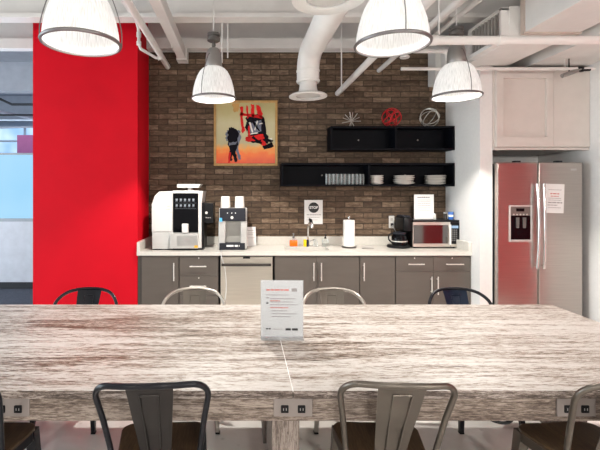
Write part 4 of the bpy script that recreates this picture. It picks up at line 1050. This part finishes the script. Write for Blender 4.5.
# emblem top right of the fridge
bx = wx(573.5, FYr)
b = MB()
for i in range(5): b.box(bx - .028 + i * .0125, bx - .019 + i * .0125, FYr - .0015, FYr + .001, wz(170.5, FYr), wz(168.6, FYr))
rel(b.build('emblem', silver, dr), k)
b = MB()
for px in (520, 562): b.box(wx(px, FYr) - .03, wx(px, FYr) + .03, FYr + .03, FYr + .09, fz, fz + .02, .004)
rel(b.build('hinge_cover', charcoal, fr), k)
# note on fridge
nx = (wx(545.2, FYr) + wx(563.8, FYr)) / 2
nt = thing('fridge_note', 'white printed note with red heading stuck on the right fridge door', 'note', (nx, FYr - .001, wz(198.5, FYr))); nt.rotation_euler.y = .035
w2, h2 = .098, .155
MB().box(-w2, w2, -.004, -.0005, -h2, h2).build('sheet', paper, nt)
text_lines(nt, [(-.05, .045, .045, .012), (-.045, .04, .02, .008)], -.0042, red_ink)
text_lines(nt, [(-.07, .08, -.05, .012), (-.075, .03, -.075, .008)], -.0042, grey_ink)
text_lines(nt, [(-.07, .07, .09, .005), (-.07, .07, .0, .005), (-.07, .07, -.02, .005), (-.07, .07, -.1, .005)], -.0042, grey_ink)
# cabinet over fridge
ox0, ox1, oz0, oz1, oy = 2.699, WR - .004, wz(149, 4.43), wz(67.5, 4.43), 4.43
oc = thing('over_fridge_cabinet', 'tall white shaker cabinet mounted above the refrigerator', 'cabinet', ((ox0 + ox1) / 2, oy, oz0)); k = oc.location
cabw = mat('cabinet_white', (.62, .565, .525), .45, var=.03)
rel(MB().box(ox0, ox1, oy, WY - .006, oz0, oz1).build('body', cabw, oc), k)
a0, a1 = wx(496, 4.41), wx(552.5, 4.41); c0, c1 = oz0 + .02, oz1 - .01
fr0, fr1, fc0, fc1 = wx(503, 4.41), wx(546, 4.41), wz(137, 4.41), wz(78.5, 4.41)
b = MB(); yf = oy - .034
b.box(a0, a1, yf, oy - .001, c0, fc0, .002).box(a0, a1, yf, oy - .001, fc1, c1, .002).box(a0, fr0, yf, oy - .001, fc0, fc1, .002).box(fr1, a1, yf, oy - .001, fc0, fc1, .002)
d = rel(b.build('door', cabw, oc), k)
rel(MB().box(fr0, fr1, oy - .006, oy - .001, fc0, fc1).build('panel', cabw, d), k)
rel(MB().box(a1 + .004, ox1, yf + .004, oy - .001, c0, c1, .002).build('filler_panel', cabw, oc), k)
rel(MB().box(ox0, ox1, oy - .024, oy + .02, oz0 - .012, oz0 + .012, .002).build('bottom_rail', cabw, oc), k)

# ------------------------------------------------------------------ office beyond the column
Y = 6.63
op = thing('office_partition', 'half-height white office partition with frosted blue glass left of the red column', 'partition', (-4.5, Y, 0)); k = op.location
xa_, xb_ = -7.5, -2.45
rel(MB().box(xa_, xb_, Y, Y + .08, .11, 1.09, .003).build('lower_panel', office_white, op), k)
rel(MB().box(xa_, xb_, Y - .012, Y + .09, 0.006, .11, .003).build('skirting', office_dark, op), k)
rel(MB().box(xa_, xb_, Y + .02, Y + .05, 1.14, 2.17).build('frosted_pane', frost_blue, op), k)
b = MB(); b.box(xa_, xb_, Y - .005, Y + .085, 1.09, 1.14, .002).box(xa_, xb_, Y, Y + .08, 2.17, 2.2, .002)
rel(b.build('rail', mat('rail_grey', (.34, .38, .44), .4), op), k)
tag(MB().box(wx(17, 7.2), -2.6, 7.2, 7.25, 0.006, wz(135, 7.2), .003).build('magenta_screen', magenta_m), 'magenta screen panel showing above the frosted glass at left', 'screen')
# daylit windows far behind
Y = 12.0
struct('wall_office', MB().box(-9, -2, Y + .06, Y + .2, 0, 3.72), office_grey)
wn = struct('window_1', MB().box(-9, -2.2, Y, Y + .02, .8, 3.45), day_pane)
b = MB()
for i in range(6): b.box(-9 + i * 1.3, -8.94 + i * 1.3, Y - .04, Y, .8, 3.45)
for z in (.8, 2.55, 3.0, 3.42): b.box(-9, -2.2, Y - .04, Y, z, z + .05)
o = b.build('window_frame', office_white, wn)
# ceiling pipes in the office
def op_pipe(pts, r, m, lab): tag(MB().tube(pts, r, 8).build('office_pipe', m), lab, 'pipe')
q = 7.5
op_pipe([(wx(-30, q), q, wz(85, q)), (wx(0, q), q, wz(99, q)), (wx(12, q), q, wz(104.5, q)), (wx(40, q), q, wz(104.5, q))], .022, office_dark, 'dark bent pipe under the far office ceiling, upper one at the left')
op_pipe([(wx(-30, q), q, wz(115, q)), (wx(40, q), q, wz(115, q))], .018, office_dark, 'dark straight pipe under the far office ceiling, lower one at the left')
op_pipe([(-5.6, 5.6, 3.1), (-4.0, 9.5, 3.1)], .03, office_white, 'pale diagonal pipe high in the far office')
op_pipe([(-6.6, 7.9, 2.75), (-2.8, 8.5, 2.95)], .02, office_white, 'thin pale sloping pipe high in the far office')
struct('ceiling_beam', MB().box(-9, -2.3, 6.6, 6.8, 3.2, 3.72).box(-9, -2.3, 9.0, 9.2, 3.15, 3.72), office_grey)
struct('ceiling_office', MB().box(-9, -2.45, 5.32, 12.1, 3.66, 3.70), office_grey)

# ------------------------------------------------------------------ light, world, camera
def area(name, loc, rot, sx, sy, e, col):
    L = bpy.data.lights.new(name, 'AREA'); L.shape = 'RECTANGLE'; L.size = sx; L.size_y = sy; L.energy = e; L.color = col
    o = bpy.data.objects.new(name, L); COL.objects.link(o); o.location = loc; o.rotation_euler = rot; return o
area('window_daylight', (-7.5, 2.4, 1.5), (0, -PI / 2, 0), 2.8, 5.0, 380, (0.80, 0.93, 1.0))
for ax, ay in ((-2.2, -1.2), (0.6, -1.2), (2.6, -1.0), (-3.4, 1.8), (0.5, 1.0), (2.6, 1.4)):
    area('overhead_fill', (ax, ay, 3.3), (0, 0, 0), 1.5, 1.2, 6, (1.0, 0.96, 0.91))  # added fill from overhead, out of view, no fixtures there
for ax, ay in ((-2.2, -1.5), (0.5, -1.6), (3.0, -1.2)):
    L = bpy.data.lights.new('rear_fill_point', 'POINT'); L.energy = 145; L.color = (1.0, 0.95, 0.88); L.shadow_soft_size = 0.08  # bare fill lights added behind the camera to brighten floor and fronts
    lo = bpy.data.objects.new('rear_fill_point', L); COL.objects.link(lo); lo.location = (ax, ay, 2.15)
area('rear_fill_area', (0.3, -3.3, 1.5), (PI / 2, 0, 0), 6.5, 2.4, 15, (1.0, 0.98, 0.96))  # broad weak fill added behind the camera, no window stands there
area('office_daylight', (-5.0, 11.5, 2.2), (-PI / 2, 0, 0), 5, 2.4, 300, (0.72, 0.86, 1.0))
W = bpy.data.worlds.new('room_ambient'); S.world = W; W.use_nodes = True
bg = W.node_tree.nodes['Background']; bg.inputs['Color'].default_value = (1.0, 0.965, 0.93, 1); bg.inputs['Strength'].default_value = 0.30

cam = bpy.data.cameras.new('camera'); co = bpy.data.objects.new('camera', cam); COL.objects.link(co)
co.location = (0, 0, H); co.rotation_euler = (PI / 2, 0, 0)
cam.sensor_fit = 'HORIZONTAL'; cam.sensor_width = 36; cam.lens = 36 * F / 600
cam.shift_x = (300 - PX) / 600; cam.shift_y = -(225 - PY) / 600
cam.clip_start = 0.05
S.camera = co
S.view_settings.view_transform = 'Standard'; S.view_settings.look = 'None'; S.view_settings.gamma = 1.0; S.view_settings.use_curve_mapping = False
S.view_settings.exposure = 0.0
S.cycles.use_denoising = True
S.cycles.max_bounces = 8; S.cycles.diffuse_bounces = 5; S.cycles.transparent_max_bounces = 16
